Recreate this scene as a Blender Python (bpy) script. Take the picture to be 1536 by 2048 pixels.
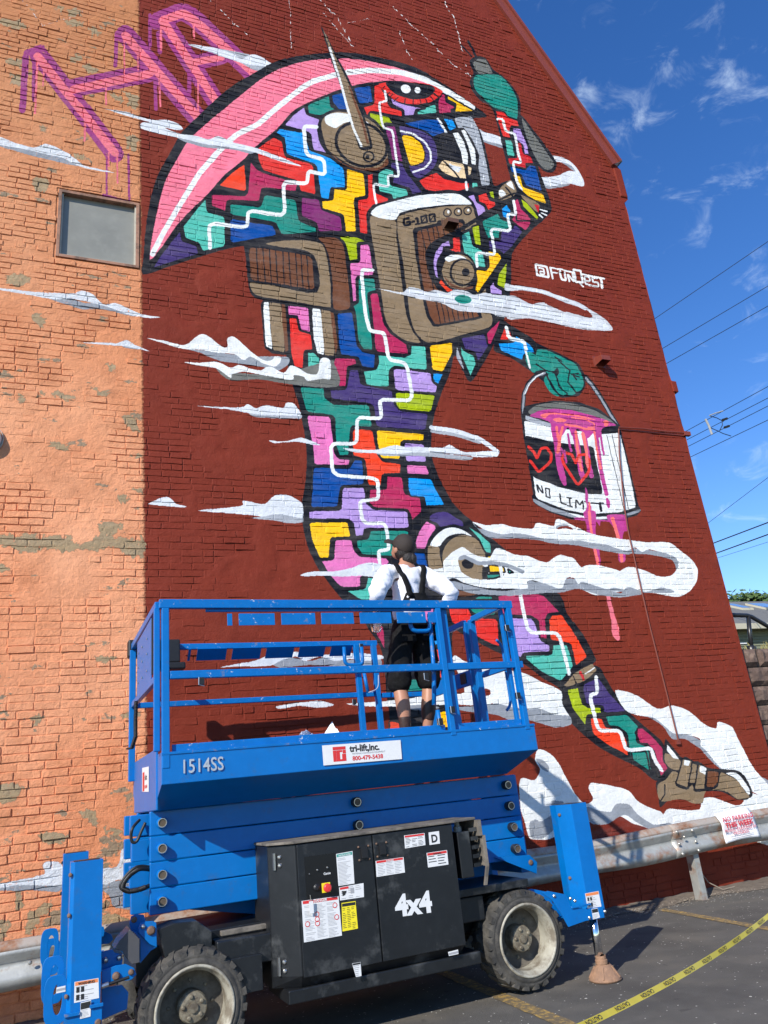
import bpy, bmesh, math, random
import numpy as np
from mathutils import Matrix, Vector
R = math.radians
rnd = random.Random(7)
nrg = np.random.default_rng(11)
sc = bpy.context.scene
for o in list(bpy.data.objects): bpy.data.objects.remove(o)
COL = sc.collection

# ------------------------------------------------------------------ camera
YAW, PITCH, ROLL, FPX = 0.411738, 0.344111, -0.106956, 1529.53
H = 1.45      # eye height
D = 7.5       # distance to the painted wall
V = Vector
_f = V((math.sin(YAW)*math.cos(PITCH), math.cos(YAW)*math.cos(PITCH), math.sin(PITCH)))
_r0 = V((math.cos(YAW), -math.sin(YAW), 0)); _u0 = _r0.cross(_f)
_r = _r0*math.cos(ROLL) + _u0*math.sin(ROLL); _u = -_r0*math.sin(ROLL) + _u0*math.cos(ROLL)
cd = bpy.data.cameras.new('camera'); cam = bpy.data.objects.new('camera', cd); COL.objects.link(cam)
cd.sensor_fit = 'HORIZONTAL'; cd.sensor_width = 36; cd.lens = 36*FPX/1536
cd.clip_start = .05; cd.clip_end = 3000
m = Matrix((_r, _u, -_f)).transposed().to_4x4(); m.translation = (0, 0, H); cam.matrix_world = m
sc.camera = cam
# ------------------------------------------------------------------ light
SUN = V((1.242, 1.0, -1.062)).normalized()          # direction the light travels
w = bpy.data.worlds.new('World'); sc.world = w; w.use_nodes = True
nt = w.node_tree; bg = nt.nodes['Background']
sky = nt.nodes.new('ShaderNodeTexSky'); sky.sky_type = 'NISHITA'; sky.sun_disc = False
sky.sun_elevation = R(33.7); sky.sun_rotation = R(231.1); sky.air_density = 1.0; sky.dust_density = 0.0; sky.ozone_density = 3.0
def wn(t, **k):
    n = nt.nodes.new(t)
    for a, b in k.items(): setattr(n, a, b)
    return n
L_ = nt.links.new
tc = wn('ShaderNodeTexCoord')
mp = wn('ShaderNodeMapping'); mp.inputs['Rotation'].default_value = (.3, .5, .2); mp.inputs['Scale'].default_value = (10, 13, 21)
L_(tc.outputs['Generated'], mp.inputs['Vector'])
nz = wn('ShaderNodeTexNoise'); nz.inputs['Scale'].default_value = 1.3; nz.inputs['Detail'].default_value = 9; nz.inputs['Roughness'].default_value = .62; nz.inputs['Distortion'].default_value = .7
L_(mp.outputs[0], nz.inputs['Vector'])
def ray(px, py): return (_f*FPX + _r*(px-768) - _u*(py-1024)).normalized()
# soft cloud areas: directions in the sky and how wide each is
acc = None
for px, py, rad, amp in [(1450,165,.085,.5),(1395,90,.09,.28),(1290,215,.075,.46),(1360,150,.045,.5),(1170,185,.04,.5),(1540,380,.06,.5),(1430,480,.05,.34),(1480,900,.07,.4),
        (1400,960,.09,.3),(1500,540,.07,.3),(1300,370,.05,.3),(1200,-150,.2,.4),(1700,300,.2,.4),(1700,700,.2,.35),(1800,1100,.25,.35),(1500,620,.08,.22)]:
    d = ray(px, py)
    sb = wn('ShaderNodeVectorMath', operation='DISTANCE'); sb.inputs[1].default_value = d
    L_(tc.outputs['Generated'], sb.inputs[0])
    mr = wn('ShaderNodeMapRange', interpolation_type='SMOOTHSTEP'); mr.inputs['From Min'].default_value = 0; mr.inputs['From Max'].default_value = rad
    mr.inputs['To Min'].default_value = amp; mr.inputs['To Max'].default_value = 0
    L_(sb.outputs['Value'], mr.inputs['Value'])
    if acc is None: acc = mr.outputs[0]
    else:
        mx = wn('ShaderNodeMath', operation='MAXIMUM'); L_(acc, mx.inputs[0]); L_(mr.outputs[0], mx.inputs[1]); acc = mx.outputs[0]
ad = wn('ShaderNodeMath', operation='MULTIPLY_ADD'); L_(acc, ad.inputs[0]); ad.inputs[1].default_value = .33; L_(nz.outputs['Fac'], ad.inputs[2])
cr = wn('ShaderNodeMapRange', interpolation_type='SMOOTHSTEP'); cr.inputs['From Min'].default_value = .60; cr.inputs['From Max'].default_value = .95; cr.inputs['To Max'].default_value = .5
L_(ad.outputs[0], cr.inputs['Value'])
hsv = wn('ShaderNodeHueSaturation'); hsv.inputs['Hue'].default_value = .512; hsv.inputs['Saturation'].default_value = 1.28; hsv.inputs['Value'].default_value = 1.2
L_(sky.outputs[0], hsv.inputs['Color'])
mxc = wn('ShaderNodeMix', data_type='RGBA'); L_(cr.outputs[0], mxc.inputs['Factor']); L_(hsv.outputs[0], mxc.inputs['A']); mxc.inputs['B'].default_value = (6.4, 7.6, 8.8, 1)
L_(mxc.outputs['Result'], bg.inputs['Color']); bg.inputs['Strength'].default_value = .12
sl = bpy.data.lights.new('sun', 'SUN'); sl.energy = 4.3; sl.angle = R(.53); sl.color = (1, .955, .88)
so = bpy.data.objects.new('sun', sl); COL.objects.link(so); so.rotation_euler = SUN.to_track_quat('-Z', 'Y').to_euler()
sc.view_settings.view_transform = 'Standard'; sc.view_settings.look = 'None'; sc.view_settings.gamma = 1; sc.view_settings.use_curve_mapping = False
sc.view_settings.exposure = 0.45
try:
    sc.cycles.max_bounces = 6; sc.cycles.use_denoising = True
except Exception: pass

# ------------------------------------------------------------------ helpers
def at(px, py, Y):            # where the sight line of a photo pixel meets a depth Y
    d = ray(px, py); return V((0, 0, H)) + d*(Y/d.y)
def ground(px, py, z=0):
    d = ray(px, py); return V((0, 0, H)) + d*((z-H)/d.z)
def lin(c): return tuple((x/255/12.92 if x/255 <= .04045 else ((x/255+.055)/1.055)**2.4) for x in c)
MATS = {}
def M(name, col, rough=.5, metal=0, spec=.5, bump=0, bscale=60, var=0, vscale=8, coat=0, trans=0, alpha=1, dirt=None, dirtamt=0, dscale=6, chips=None, chipamt=0):
    """procedural material: base colour with noise variation, dirt patches, paint chips, fine bump"""
    if name in MATS: return MATS[name]
    mt = bpy.data.materials.new(name); mt.use_nodes = True; MATS[name] = mt
    n = mt.node_tree; b = n.nodes['Principled BSDF']; b.inputs['Base Color'].default_value = (*col, 1)
    b.inputs['Roughness'].default_value = rough; b.inputs['Metallic'].default_value = metal; b.inputs['Specular IOR Level'].default_value = spec
    b.inputs['Coat Weight'].default_value = coat; b.inputs['Transmission Weight'].default_value = trans; b.inputs['Alpha'].default_value = alpha
    g = n.nodes.new('ShaderNodeNewGeometry'); out = None
    def noise(s, det=4, ro=.6):
        q = n.nodes.new('ShaderNodeTexNoise'); q.inputs['Scale'].default_value = s; q.inputs['Detail'].default_value = det; q.inputs['Roughness'].default_value = ro
        n.links.new(g.outputs['Position'], q.inputs['Vector']); return q.outputs['Fac']
    def rng(sock, a, b_, c=0, d=1):
        q = n.nodes.new('ShaderNodeMapRange'); 
        for k, v in zip(('From Min','From Max','To Min','To Max'), (a, b_, c, d)): q.inputs[k].default_value = v
        n.links.new(sock, q.inputs['Value']); return q.outputs[0]
    cur = None
    def mix(fac, colr):
        nonlocal cur
        q = n.nodes.new('ShaderNodeMix'); q.data_type = 'RGBA'; n.links.new(fac, q.inputs['Factor'])
        if cur is None: q.inputs['A'].default_value = (*col, 1)
        else: n.links.new(cur, q.inputs['A'])
        q.inputs['B'].default_value = (*colr, 1); cur = q.outputs['Result']
    if var:
        mix(rng(noise(vscale), .35, .7), tuple(c*(1-var) for c in col))
        mix(rng(noise(vscale*3.1, 5), .5, .75, 0, .6), tuple(min(1, c*(1+var)+.01*var) for c in col))
    if dirt is not None: mix(rng(noise(dscale, 7, .7), .62-dirtamt*.3, .72-dirtamt*.2, 0, .85), dirt)
    if chips is not None: mix(rng(noise(23, 7, .8), .74-chipamt*.1, .76-chipamt*.1), chips)
    if cur is not None: n.links.new(cur, b.inputs['Base Color'])
    if bump:
        bp = n.nodes.new('ShaderNodeBump'); bp.inputs['Strength'].default_value = bump; bp.inputs['Distance'].default_value = .01
        n.links.new(noise(bscale, 6, .65), bp.inputs['Height']); n.links.new(bp.outputs[0], b.inputs['Normal'])
    return mt
class MB:
    """collects shapes, each with its own material, and links them as ONE mesh object"""
    def __init__(s): s.v = []; s.f = []; s.m = []; s.mats = []
    def mi(s, mat):
        if mat not in s.mats: s.mats.append(mat)
        return s.mats.index(mat)
    def add(s, vs, fs, mat):
        o = len(s.v); s.v += [tuple(x) for x in vs]; k = s.mi(mat)
        for f in fs: s.f.append([o+i for i in f]); s.m.append(k)
    def box(s, x0, x1, y0, y1, z0, z1, mat):
        s.add([(x0,y0,z0),(x1,y0,z0),(x1,y1,z0),(x0,y1,z0),(x0,y0,z1),(x1,y0,z1),(x1,y1,z1),(x0,y1,z1)],
              [(0,3,2,1),(4,5,6,7),(0,1,5,4),(1,2,6,5),(2,3,7,6),(3,0,4,7)], mat); return s
    def prism(s, poly, a, b, mat, ax='y'):     # poly of 2D points extruded along an axis from a to b
        n = len(poly)
        def P(p, t): return (p[0], t, p[1]) if ax == 'y' else ((t, p[0], p[1]) if ax == 'x' else (p[0], p[1], t))
        s.add([P(p, a) for p in poly]+[P(p, b) for p in poly], [list(range(n)), list(range(2*n-1, n-1, -1))]+[(i, n+i, n+(i+1) % n, (i+1) % n) for i in range(n)], mat); return s
    def tube(s, pts, r, mat, n=10, cap=True):
        pts = [V(p) for p in pts]; rs = r if isinstance(r, (list, tuple)) else [r]*len(pts); rings = []
        up = None
        for i, p in enumerate(pts):
            t = (pts[min(i+1, len(pts)-1)]-pts[max(i-1, 0)]).normalized()
            if up is None: up = V((0, 0, 1)) if abs(t.z) < .9 else V((1, 0, 0))
            a = t.cross(up).normalized(); b = a.cross(t).normalized(); up = b
            rings.append([p+(a*math.cos(2*math.pi*k/n)+b*math.sin(2*math.pi*k/n))*rs[i] for k in range(n)])
        vs = [q for rg in rings for q in rg]; fs = []
        for i in range(len(pts)-1):
            for k in range(n): fs.append((i*n+k, i*n+(k+1) % n, (i+1)*n+(k+1) % n, (i+1)*n+k))
        if cap: fs += [list(range(n-1, -1, -1)), [(len(pts)-1)*n+k for k in range(n)]]
        s.add(vs, fs, mat); return s
    def bar(s, a, b, w_, h_, mat, up=(0, 0, 1)):   # rectangular bar between two points
        a, b = V(a), V(b); t = (b-a).normalized(); u = V(up)
        x = t.cross(u).normalized(); y = x.cross(t).normalized()
        vs = [p+x*sx*w_/2+y*sy*h_/2 for p in (a, b) for sx, sy in ((-1,-1),(1,-1),(1,1),(-1,1))]
        s.add(vs, [(3,2,1,0),(4,5,6,7),(0,1,5,4),(1,2,6,5),(2,3,7,6),(3,0,4,7)], mat); return s
    def lathe(s, prof, c, axis, mat, n=32, cap=False):  # prof: (radius, distance along axis)
        c = V(c); a = V(axis).normalized(); u = a.orthogonal().normalized(); v = a.cross(u)
        vs = [c+a*h+(u*math.cos(2*math.pi*k/n)+v*math.sin(2*math.pi*k/n))*r for r, h in prof for k in range(n)]
        fs = [(i*n+k, i*n+(k+1) % n, (i+1)*n+(k+1) % n, (i+1)*n+k) for i in range(len(prof)-1) for k in range(n)]
        if cap: fs += [list(range(n-1, -1, -1)), [(len(prof)-1)*n+k for k in range(n)]]
        s.add(vs, fs, mat); return s
    def build(s, name, parent=None, bevel=0, smooth=False, off=(0, 0, 0)):
        me = bpy.data.meshes.new(name); me.from_pydata([tuple(V(v)-V(off)) for v in s.v], [], s.f)
        for mt in s.mats: me.materials.append(mt)
        me.polygons.foreach_set('material_index', s.m)
        if smooth: me.polygons.foreach_set('use_smooth', [True]*len(me.polygons))
        me.update(); bm = bmesh.new(); bm.from_mesh(me); bmesh.ops.recalc_face_normals(bm, faces=bm.faces); bm.to_mesh(me); bm.free()
        o = bpy.data.objects.new(name, me); COL.objects.link(o); o.location = off
        if parent is not None: o.parent = parent
        if bevel:
            bv = o.modifiers.new('bevel', 'BEVEL'); bv.width = bevel; bv.segments = 2; bv.limit_method = 'ANGLE'; bv.angle_limit = R(40)
        if smooth == 'auto':
            for p in me.polygons: p.use_smooth = False
        return o
def tag(o, label=None, cat=None, group=None, kind=None):
    if label: o['label'] = label
    if cat: o['category'] = cat
    if group: o['group'] = group
    if kind: o['kind'] = kind
    return o
def empty(name, loc, label=None, cat=None, group=None, rz=0):
    o = bpy.data.objects.new(name, None); COL.objects.link(o); o.location = loc; o.rotation_euler = (0, 0, rz); o.empty_display_size = .2
    return tag(o, label, cat, group)
def text(mb, s, mat, mw, size, bold=0.0, sx=1.0, align='LEFT', lift=.0015):
    """flat lettering as geometry; mw maps text plane (x right, y up) into the mesh's space"""
    cu = bpy.data.curves.new('t', 'FONT'); cu.body = s; cu.size = size; cu.offset = bold*size; cu.align_x = align; cu.resolution_u = 3; cu.fill_mode = 'BOTH'
    ob = bpy.data.objects.new('t', cu); COL.objects.link(ob); dg = bpy.context.evaluated_depsgraph_get()
    me = bpy.data.meshes.new_from_object(ob.evaluated_get(dg))
    mb.add([mw @ V((v.co.x*sx, v.co.y, lift)) for v in me.vertices], [list(p.vertices) for p in me.polygons], mat)
    bpy.data.objects.remove(ob); bpy.data.curves.remove(cu); bpy.data.meshes.remove(me)
def plane_m(o, x, y):  # matrix from origin, x dir, y dir
    x, y = V(x).normalized(), V(y).normalized(); z = x.cross(y)
    m_ = Matrix((x, y, z)).transposed().to_4x4(); m_.translation = V(o); return m_
# ------------------------------------------------------------------ the mural's paint, traced on the wall plane
MURAL = '''T 0 1024 3
O cem -20 140 60 135 90 150 200 130 230 160 250 220 130 240 60 215 -20 190
O cem 225 160 300 150 420 150 430 180 470 205 450 232 380 235 280 222 240 228
O cem 460 215 560 160 600 130 590 80 620 60 720 65 730 110 680 140 700 160 780 170 860 160 870 260 800 272 740 250 700 210 620 235 520 232
O cem -20 320 40 325 65 350 0 362
O cem 185 1245 230 1205 262 1240 205 1290
O cem 565 870 640 860 700 880 620 912
O cem 720 1212 830 1190 842 1222 750 1237
O cem 440 790 470 800 560 795 520 812
T 0 1536 3
O cem -20 110 70 95 130 110 90 190 -10 205
O cem 245 395 320 388 400 400 380 440 310 456 258 450
O cem 640 350 740 372 720 402 638 392
O cem -20 915 50 905 62 950 20 1020 -20 1035
O cem 90 730 140 770 132 862 98 850
O cem 165 885 300 800 305 850 230 900 212 960 160 1005
O cem 605 880 760 900 785 942 615 935
O cem 470 260 560 250 590 330 560 350 500 300
T 0 512 3
O cem 30 120 120 108 182 140 110 192 48 170
O cem 188 310 230 348 272 382 250 432 208 392
O cem 320 812 440 838 432 872 338 852
O cem 528 790 580 798 665 818 600 838
O cem 735 955 800 970 835 1065 760 1025
O cem 298 1128 412 1138 402 1168 308 1152
O cem 772 1202 848 1182 832 1214
O cem 708 1438 772 1438 772 1478 712 1478
O cem 782 1405 852 1398 852 1432
O cem 100 840 150 850 140 885 110 880
O cem 220 810 265 812 262 845 222 842
O cem 640 640 690 660 690 690 650 680
T 0 0 3
O cem 18 360 100 352 145 382 90 402
O cem -10 118 100 128 172 162 90 182 0 145
O cem 400 58 480 63 482 100 408 96
O cem 403 120 482 128 482 168 398 156
O cem 543 168 592 175 592 202 548 206
O cem 498 388 560 400 594 432 540 442
O cem 58 440 130 468 142 512 68 502
O cem 745 548 822 578 825 655 768 632
O cem 198 1068 282 1068 294 1112 250 1162 208 1132
O cem 338 38 378 48 372 72 328 62
O cem 755 815 825 830 815 905 768 872
O cem 420 340 480 335 480 365 430 370
O cem 240 750 285 760 270 785 240 780
O cem 440 935 500 930 500 960 450 965
O cem 660 560 720 575 730 610 680 600
T 0 0 3
S gpur 112 230 330 690 925
S gpur 112 440 530 900 440
S gpur 112 750 205 1190 715
S gpur 106 940 130 1110 60 1536 460
S gpur 106 980 130 1300 620
S gpur 90 1150 385 1340 340
S gpur 40 160 320 250 290
S gpur 40 155 340 135 665
S gpur 26 205 370 203 600
S gpur 24 700 200 692 400
S gpur 20 900 90 900 280
S gpur 28 950 200 960 315
S gpur 22 930 470 935 655
S gpur 26 1135 440 1135 560
S gpur 12 640 930 640 1180
S gpur 14 770 930 775 1200
S gpur 14 620 1170 800 1215
S gpnk 50 225 340 690 920
S gpnk 50 440 540 900 445
S gpnk 50 750 215 1185 705
S gpnk 50 975 125 1110 75 1525 440
S gpnk 50 975 130 1290 600
S gpnk 40 1150 380 1330 345
S gpnk 14 225 350 210 680
S gpnk 10 745 230 745 460
S gpnk 11 825 300 828 420
S gpnk 14 965 150 967 300
S gpnk 12 1160 130 1165 230
S gpnk 11 1187 480 1190 680
S gpnk 11 955 480 962 640
S gpnk 14 512 720 505 845
S gpnk 11 702 930 705 1100
S gpnk 11 652 920 652 1000
S gpnk 11 635 510 637 630
S gpnk 10 262 420 258 520
D wht 3.5 130 0 200 80 235 130 262 168
D wht 2.8 262 160 370 115 490 95 500 65
D wht 3.5 1260 0 1350 85 1410 150 1455 185 1505 230
T 512 0 3
D wht 3.5 195 0 208 100 208 240 212 330
D wht 4.2 380 0 490 110 530 190 575 260
D wht 2.8 400 80 480 170 600 300
D wht 3.5 820 40 930 150 1020 230 1100 310 1180 390 1290 460
D wht 3.5 860 190 900 290 935 365
D wht 4.2 1130 10 1150 60 1185 100 1220 240 1260 400
D wht 2.1 550 140 680 115
T 920 80 5.689
O gry2 220 1080 330 1130 480 1180 480 1235 340 1190 230 1140
O wht2 215 1020 280 1050 370 1070 440 1095 475 1130 480 1195 400 1180 300 1150 230 1120
O gry2 1030 1320 1150 1400 1220 1440 1300 1500 1330 1480 1200 1370
O wht2 1025 1320 1130 1330 1230 1370 1300 1430 1370 1530 1410 1620 1405 1665 1350 1665 1260 1640 1160 1650 1050 1670 960 1670 920 1600 925 1560 1030 1560 1130 1540 1180 1510 1250 1490 1310 1500 1270 1440 1180 1400 1060 1385
O gry2 950 1660 1060 1670 1160 1645 1250 1650 1150 1680 1000 1695
T 0 0 3
O gry 1125 270 1300 290 1500 330 1640 400 1536 425 1430 372 1250 315
O wht2 1125 268 1290 290 1400 325 1450 355 1490 333 1540 333 1640 390 1536 395 1440 375 1330 335 1220 300
O gry2 0 840 180 900 300 925 400 955 470 1000 350 975 180 935 0 878
O wht2 -20 815 80 855 200 888 270 868 340 888 420 930 500 993 600 1018 690 1040 600 1030 480 1003 380 950 280 928 180 905 -20 862
T 0 512 3
O gry2 300 258 420 252 500 285 580 285 680 315 790 345 850 368 740 350 600 318 500 325 420 300
O wht2 -20 192 180 213 330 223 440 225 500 208 560 235 620 290 690 282 760 310 850 350 965 370 870 372 760 348 650 306 560 288 480 270 420 254 330 262 200 240 -20 203
O gry2 735 535 800 535 850 562 750 553
O wht2 490 518 620 520 700 525 760 506 810 535 895 572 820 558 740 542 620 535
T 0 1536 3
O gry2 0 705 100 695 365 690 350 740 200 735 0 735
O wht2 -20 697 100 673 250 640 270 625 255 590 280 560 370 575 400 700 200 702 100 703 -20 722
O gry2 560 680 720 675 860 650 860 835 760 850 680 830 650 760
O wht2 560 610 700 590 730 490 770 470 860 468 860 650 790 700 720 668 640 695 560 690
T 920 80 5.689
S blk 26 180 190 140 100 90 20
S blk 16 130 190 50 100 5 55
O blk 110 230 190 185 290 210 380 340 480 410 620 560 685 700 690 880 760 1090 850 1330 920 1540 1045 1920 960 2000 900 2010 620 1750 560 1530 500 1300 450 1080 370 800 240 700 140 580 108 480 150 380 115 290
P ghand 140 262 200 222 290 225 330 290 375 383 210 388 175 340
O teal 160 430 200 400 440 400 560 520 620 610 650 700 645 905 540 865 500 815 380 770 240 640 170 560 152 480
P red 390 800 500 820 530 870 660 920 675 995 580 985 565 1060 580 1125 480 1110 430 950
P lav 590 1000 690 1010 770 1200 790 1310 730 1300 710 1200 650 1150 600 1070
P aqua 500 1130 590 1140 625 1290 620 1340 530 1320
P dred 640 1170 690 1180 720 1300 800 1330 832 1402 740 1400 750 1460 560 1410 545 1350 650 1350
P blue 560 1430 740 1475 780 1420 870 1440 940 1740 740 1660 690 1530 580 1510
P yel 590 1520 690 1550 720 1670 950 1750 992 1872 850 1830 680 1730
S wht 28 425 900 480 905 520 1040 625 1070 660 1290 695 1400 600 1385 645 1610 700 1710
O blk 680 860 790 970 1040 1300 1098 1420 1060 1505 970 1500 860 1400 750 1150
O ghand 700 900 780 1000 1030 1350 1068 1430 1020 1475 960 1465 880 1380 760 1130
T 0 0 1
O blk 286 549 287 512 292 450 300 402 314 353 335 315 361 268 391 238 425 205 466 171 512 144 545 126 592 113 659 106 712 107 779 120 829 135 866 155 912 186 974 232 946 238 960 262 969 290 977 325 983 355 990 372 1020 362 1060 395 1103 417 1087 440 1060 463 1028 500 1022 520 1022 571 1014 618 1007 641 988 688 965 730 940 765 922 735 909 712 900 745 882 789 869 829 863 872 864 912 878 955 905 1005 925 1027 945 1044 976 1071 996 1087 1020 1108 1060 1150 1104 1187 1000 1230 912 1254 905 1300 912 1380 905 1470 790 1470 765 1311 745 1271 732 1251 719 1217 686 1201 656 1165 630 1128 615 1092 606 1055 603 1021 604 1000 611 962 613 912 608 865 598 812 583 765 572 712 560 600 520 510 489 493 447 500 400 514 343 532
O blk 900 1180 1102 1180 1134 1228 1166 1269 1189 1312 1192 1322 1185 1330 1199 1335 1222 1374 1258 1424 1291 1454 1327 1488 1340 1540 1312 1562 1284 1541 1257 1526 1211 1503 1174 1476 1140 1443 1123 1408 1119 1378 1084 1356 1044 1326 1010 1312 895 1248
O pink 300 520 305 470 315 420 330 365 352 322 378 280 408 252 440 225 480 192 520 160 560 138 610 123 660 118 710 119 775 131 825 147 860 166 905 193 948 218 950 219 925 200 882 182 845 170 802 163 758 163 712 170 669 183 622 203 585 223 555 257 512 293 485 322 450 350 417 387 360 443 325 492
S wht 11 305 508 330 460 360 410 400 345 440 300 475 268 515 250 560 210 620 165 680 147 740 141 800 145 850 160 905 190 945 216
T 740 140 5.12
T 0 0 1
P dpur 361 460 364 481 394 492 398 509 345 525 304 538 318 515 340 485
T 0 0 3
P aqua 1235 1185 1245 1270 1350 1300 1355 1480 1215 1510 1190 1460 1110 1430 1095 1360 1150 1290
P org 1470 980 1482 1155 1305 1120 1390 1035
T 0 0 1
P crim 422 388 494 392 500 322 515 340 596 368 592 384 524 376 519 404 455 401 451 424 422 413
P teal 459 407 520 414 529 389 592 399 599 442 632 455 634 466 562 471 550 446 459 430
T 400 420 4.267
P blue 250 70 620 130 650 180 650 222 255 290
T 512 0 3
P lav 290 640 305 690 385 718 368 780 385 860 430 925 340 905 325 800 165 755 220 690
P sky 140 770 300 800 320 900 440 945 530 1010 540 1132 450 1130 440 1200 385 1190 360 990 180 930 170 830 115 800
P red 105 820 160 850 175 940 345 985 362 1175 262 1150 250 1090 130 1055 40 1025 10 960 5 890
P plum 270 1180 380 1195 395 1260 510 1300 520 1390 375 1395 360 1340 270 1300
P yel 540 1010 650 1040 660 1180 590 1190 605 1395 535 1395 520 1290 395 1255 390 1205 460 1200 465 1130 540 1140
P red 665 1045 705 1040 700 1100 720 1160 800 1190 790 1215 700 1235 670 1290 672 1410 620 1400 605 1200 670 1190
P teal 440 570 450 640 490 662 380 700 310 685 305 630
P blue 450 570 530 550 570 665 495 660 460 620
P blue 580 525 690 512 705 620 615 625
P red 705 512 740 505 770 560 800 640 875 665 882 705 690 668 665 700 640 640 705 625
T 740 140 5.12
P aqua 160 1010 245 1030 255 1070 200 1100 215 1180 380 1220 400 1290 230 1330 215 1280 90 1250 75 1130 80 1050
P lime -10 430 200 480 240 550 150 545 145 650 60 590 0 540
P plum 160 570 260 570 300 760 340 950 220 930 200 780 160 690
P dpur 215 945 330 950 375 1040 430 1110 500 1200 545 1255 430 1280 395 1210 225 1160 235 1100 290 1090 250 1020 200 1000
P lav 200 280 300 330 400 365 530 390 520 410 470 405 450 470 350 475 340 410 230 360
P aqua 480 420 560 400 570 380 670 345 690 450 480 465
P crim 740 240 770 260 780 330 860 370 870 395 830 410 840 445 700 455 690 340 700 300
P yel 780 255 1080 430 860 440 880 350 790 310
O red 90 140 160 230 250 310 380 350 500 355 620 330 700 280 740 220 600 150 350 125
O blk 165 130 200 200 280 260 400 300 500 305 600 280 660 220 640 170 500 140 300 125
K blk 10 150 170 130 190 200 230 165 265 230 250 195 300 285 285 245 320 360 300 350 350 440 305 440 365 510 310 520 365 570 300 590 350 620 275 655 325 650 240 700 285
E wht 365 198 52 44 20
E wht 488 208 32 33 10
P blue 330 545 560 500 690 500 790 640 760 650 640 695 560 630 400 580
S wht 22 690 505 780 640
P sky 740 495 850 500 890 600 810 635
P gry 860 490 1040 480 1110 610 1190 950 1225 1180 1140 1190 1110 1010 1110 900 1050 720 960 590 900 600
S wht2 8 1040 560 1040 590
S wht2 10 1160 940 1160 970
S wht2 12 1160 1090 1160 1120
S wht2 10 1090 700 1090 760
P blk 640 690 960 590 1060 740 1120 880 1105 1015 740 920 690 880
P wht 845 650 900 640 960 740 1000 860 1000 972 950 955 930 830
P wht 930 620 965 610 1010 700 1075 820 1085 975 1040 965 1025 850 990 740
O dpur 300 580 420 595 560 645 655 730 690 870 665 980 590 1060 500 1110 430 1060 390 950 330 700
C blk 30 330 680 430 690 520 760 555 860 540 940 470 970 410 970 370 850
O yel 330 680 430 690 520 760 555 860 540 940 470 970 410 970 370 850
S wht 20 315 630 440 660 560 740 620 840 625 930 560 1010 440 1045
P beige 750 920 965 970 1000 1120 850 1100 740 1040 700 990
P wht2 800 960 940 1000 900 1060 820 1010
S blk 16 735 925 840 1020 910 1115
S blk 18 968 970 992 1125
P beige 1000 985 1040 1000 1030 1070 1008 1080
P red 490 1130 680 1040 760 1110 900 1150 1015 1155 1020 1220 900 1250 800 1235 650 1250 560 1230
S wht 26 980 1155 990 1230
P aqua 1035 1150 1100 1150 1110 1200 1040 1215
S wht 24 150 220 170 320 90 335 130 590 230 620 265 900 300 1090 180 1080 190 1200 30 1165 60 1370
T 0 0 1
S wht 7.5 420 496 418 446 494 456 497 421 570 432 566 364 614 368 616 343 650 350 647 320 612 310 607 253 633 255
T 512 0 3
O blk 375 750 400 690 480 655 600 665 700 710 780 800 808 900 798 990 720 1040 600 1030 500 980 410 900
O khaki 390 760 410 705 480 672 600 685 690 725 765 805 790 900 780 980 715 1015 600 1005 510 960 425 890
O wht 415 700 480 678 560 688 640 715 740 790 650 750 540 735 480 770 420 745
O brwn 450 920 520 980 620 1010 740 1005 785 950 790 990 720 1028 600 1018 500 975
E blk 632 868 168 135 25
E khaki 632 868 150 118 25
O blk 388 150 480 330 560 480 650 700 697 870 680 900 620 892 590 800 520 560 450 360
O khaki 402 175 470 330 550 490 640 710 680 860 665 880 630 880 600 800 530 560 460 360
S brwn 14 560 520 640 740 670 860
S wht 14 440 290 500 470 580 760 632 878
E blk 675 942 36 34 0
E khaki 675 942 25 24 0
E blk 668 945 12 12 0
T 700 360 4.267
P teal 1120 350 1260 280 1290 330 1380 370 1385 410 1280 440 1270 510 1155 500
P dpur 1150 515 1275 520 1290 430 1385 415 1400 370 1480 440 1380 580 1310 640 1270 600 1170 600
P sky 1285 250 1340 200 1370 270 1370 345 1300 320
P crim 1400 170 1440 165 1455 260 1530 300 1545 380 1500 440 1400 370 1372 340 1400 300
P lime 1450 165 1536 230 1560 300 1470 272
T 920 80 5.689
P lime 680 1790 760 1850 830 1930 900 2020 880 2060 790 1980 710 1900
P crim 600 1830 660 1800 700 1920 780 1990 820 2060 640 2060 640 1980
O khaki 450 1700 520 1630 580 1600 640 1720 600 1780 450 1830
P wht 520 1640 580 1605 620 1720
O wht 440 1720 480 1710 520 1760 460 1790
S blk 20 430 1830 620 1740 700 1790
S blk 18 520 1680 600 1780
O khaki 690 1770 800 1810 900 1870 880 1960 800 1900
P dred 840 1870 900 1885 890 1975 870 1930
K wht 16 910 1930 990 1950 925 1970 985 1995 900 1990 940 2020
T 700 360 4.267
P lav 995 140 1060 120 1080 190 1150 230 1160 270 1090 325 1070 250 1040 190
P red 1085 130 1165 105 1190 170 1245 190 1240 230 1180 275 1150 210 1095 190
P lime 1180 100 1225 90 1240 175 1195 150
O blk 140 290 200 220 420 150 620 105 850 100 960 110 1030 180 1078 290 1095 500 1160 900 1235 1200 1200 1275 1000 1335 720 1415 520 1405 380 1345 285 1220 245 1000 185 600 150 400
O khaki 175 310 380 340 395 500 430 800 480 1150 540 1300 600 1390 480 1370 370 1300 300 1190 262 950 205 600
O wht 178 290 230 230 420 170 640 125 880 118 960 140 1035 212 850 210 600 240 430 280 385 340 250 325
O khaki 402 340 440 300 620 255 850 225 1030 225 1062 290 1078 400 1130 800 1190 1100 1215 1200 1180 1260 1000 1310 740 1385 640 1380 560 1300 510 1150 450 700 410 500
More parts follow.
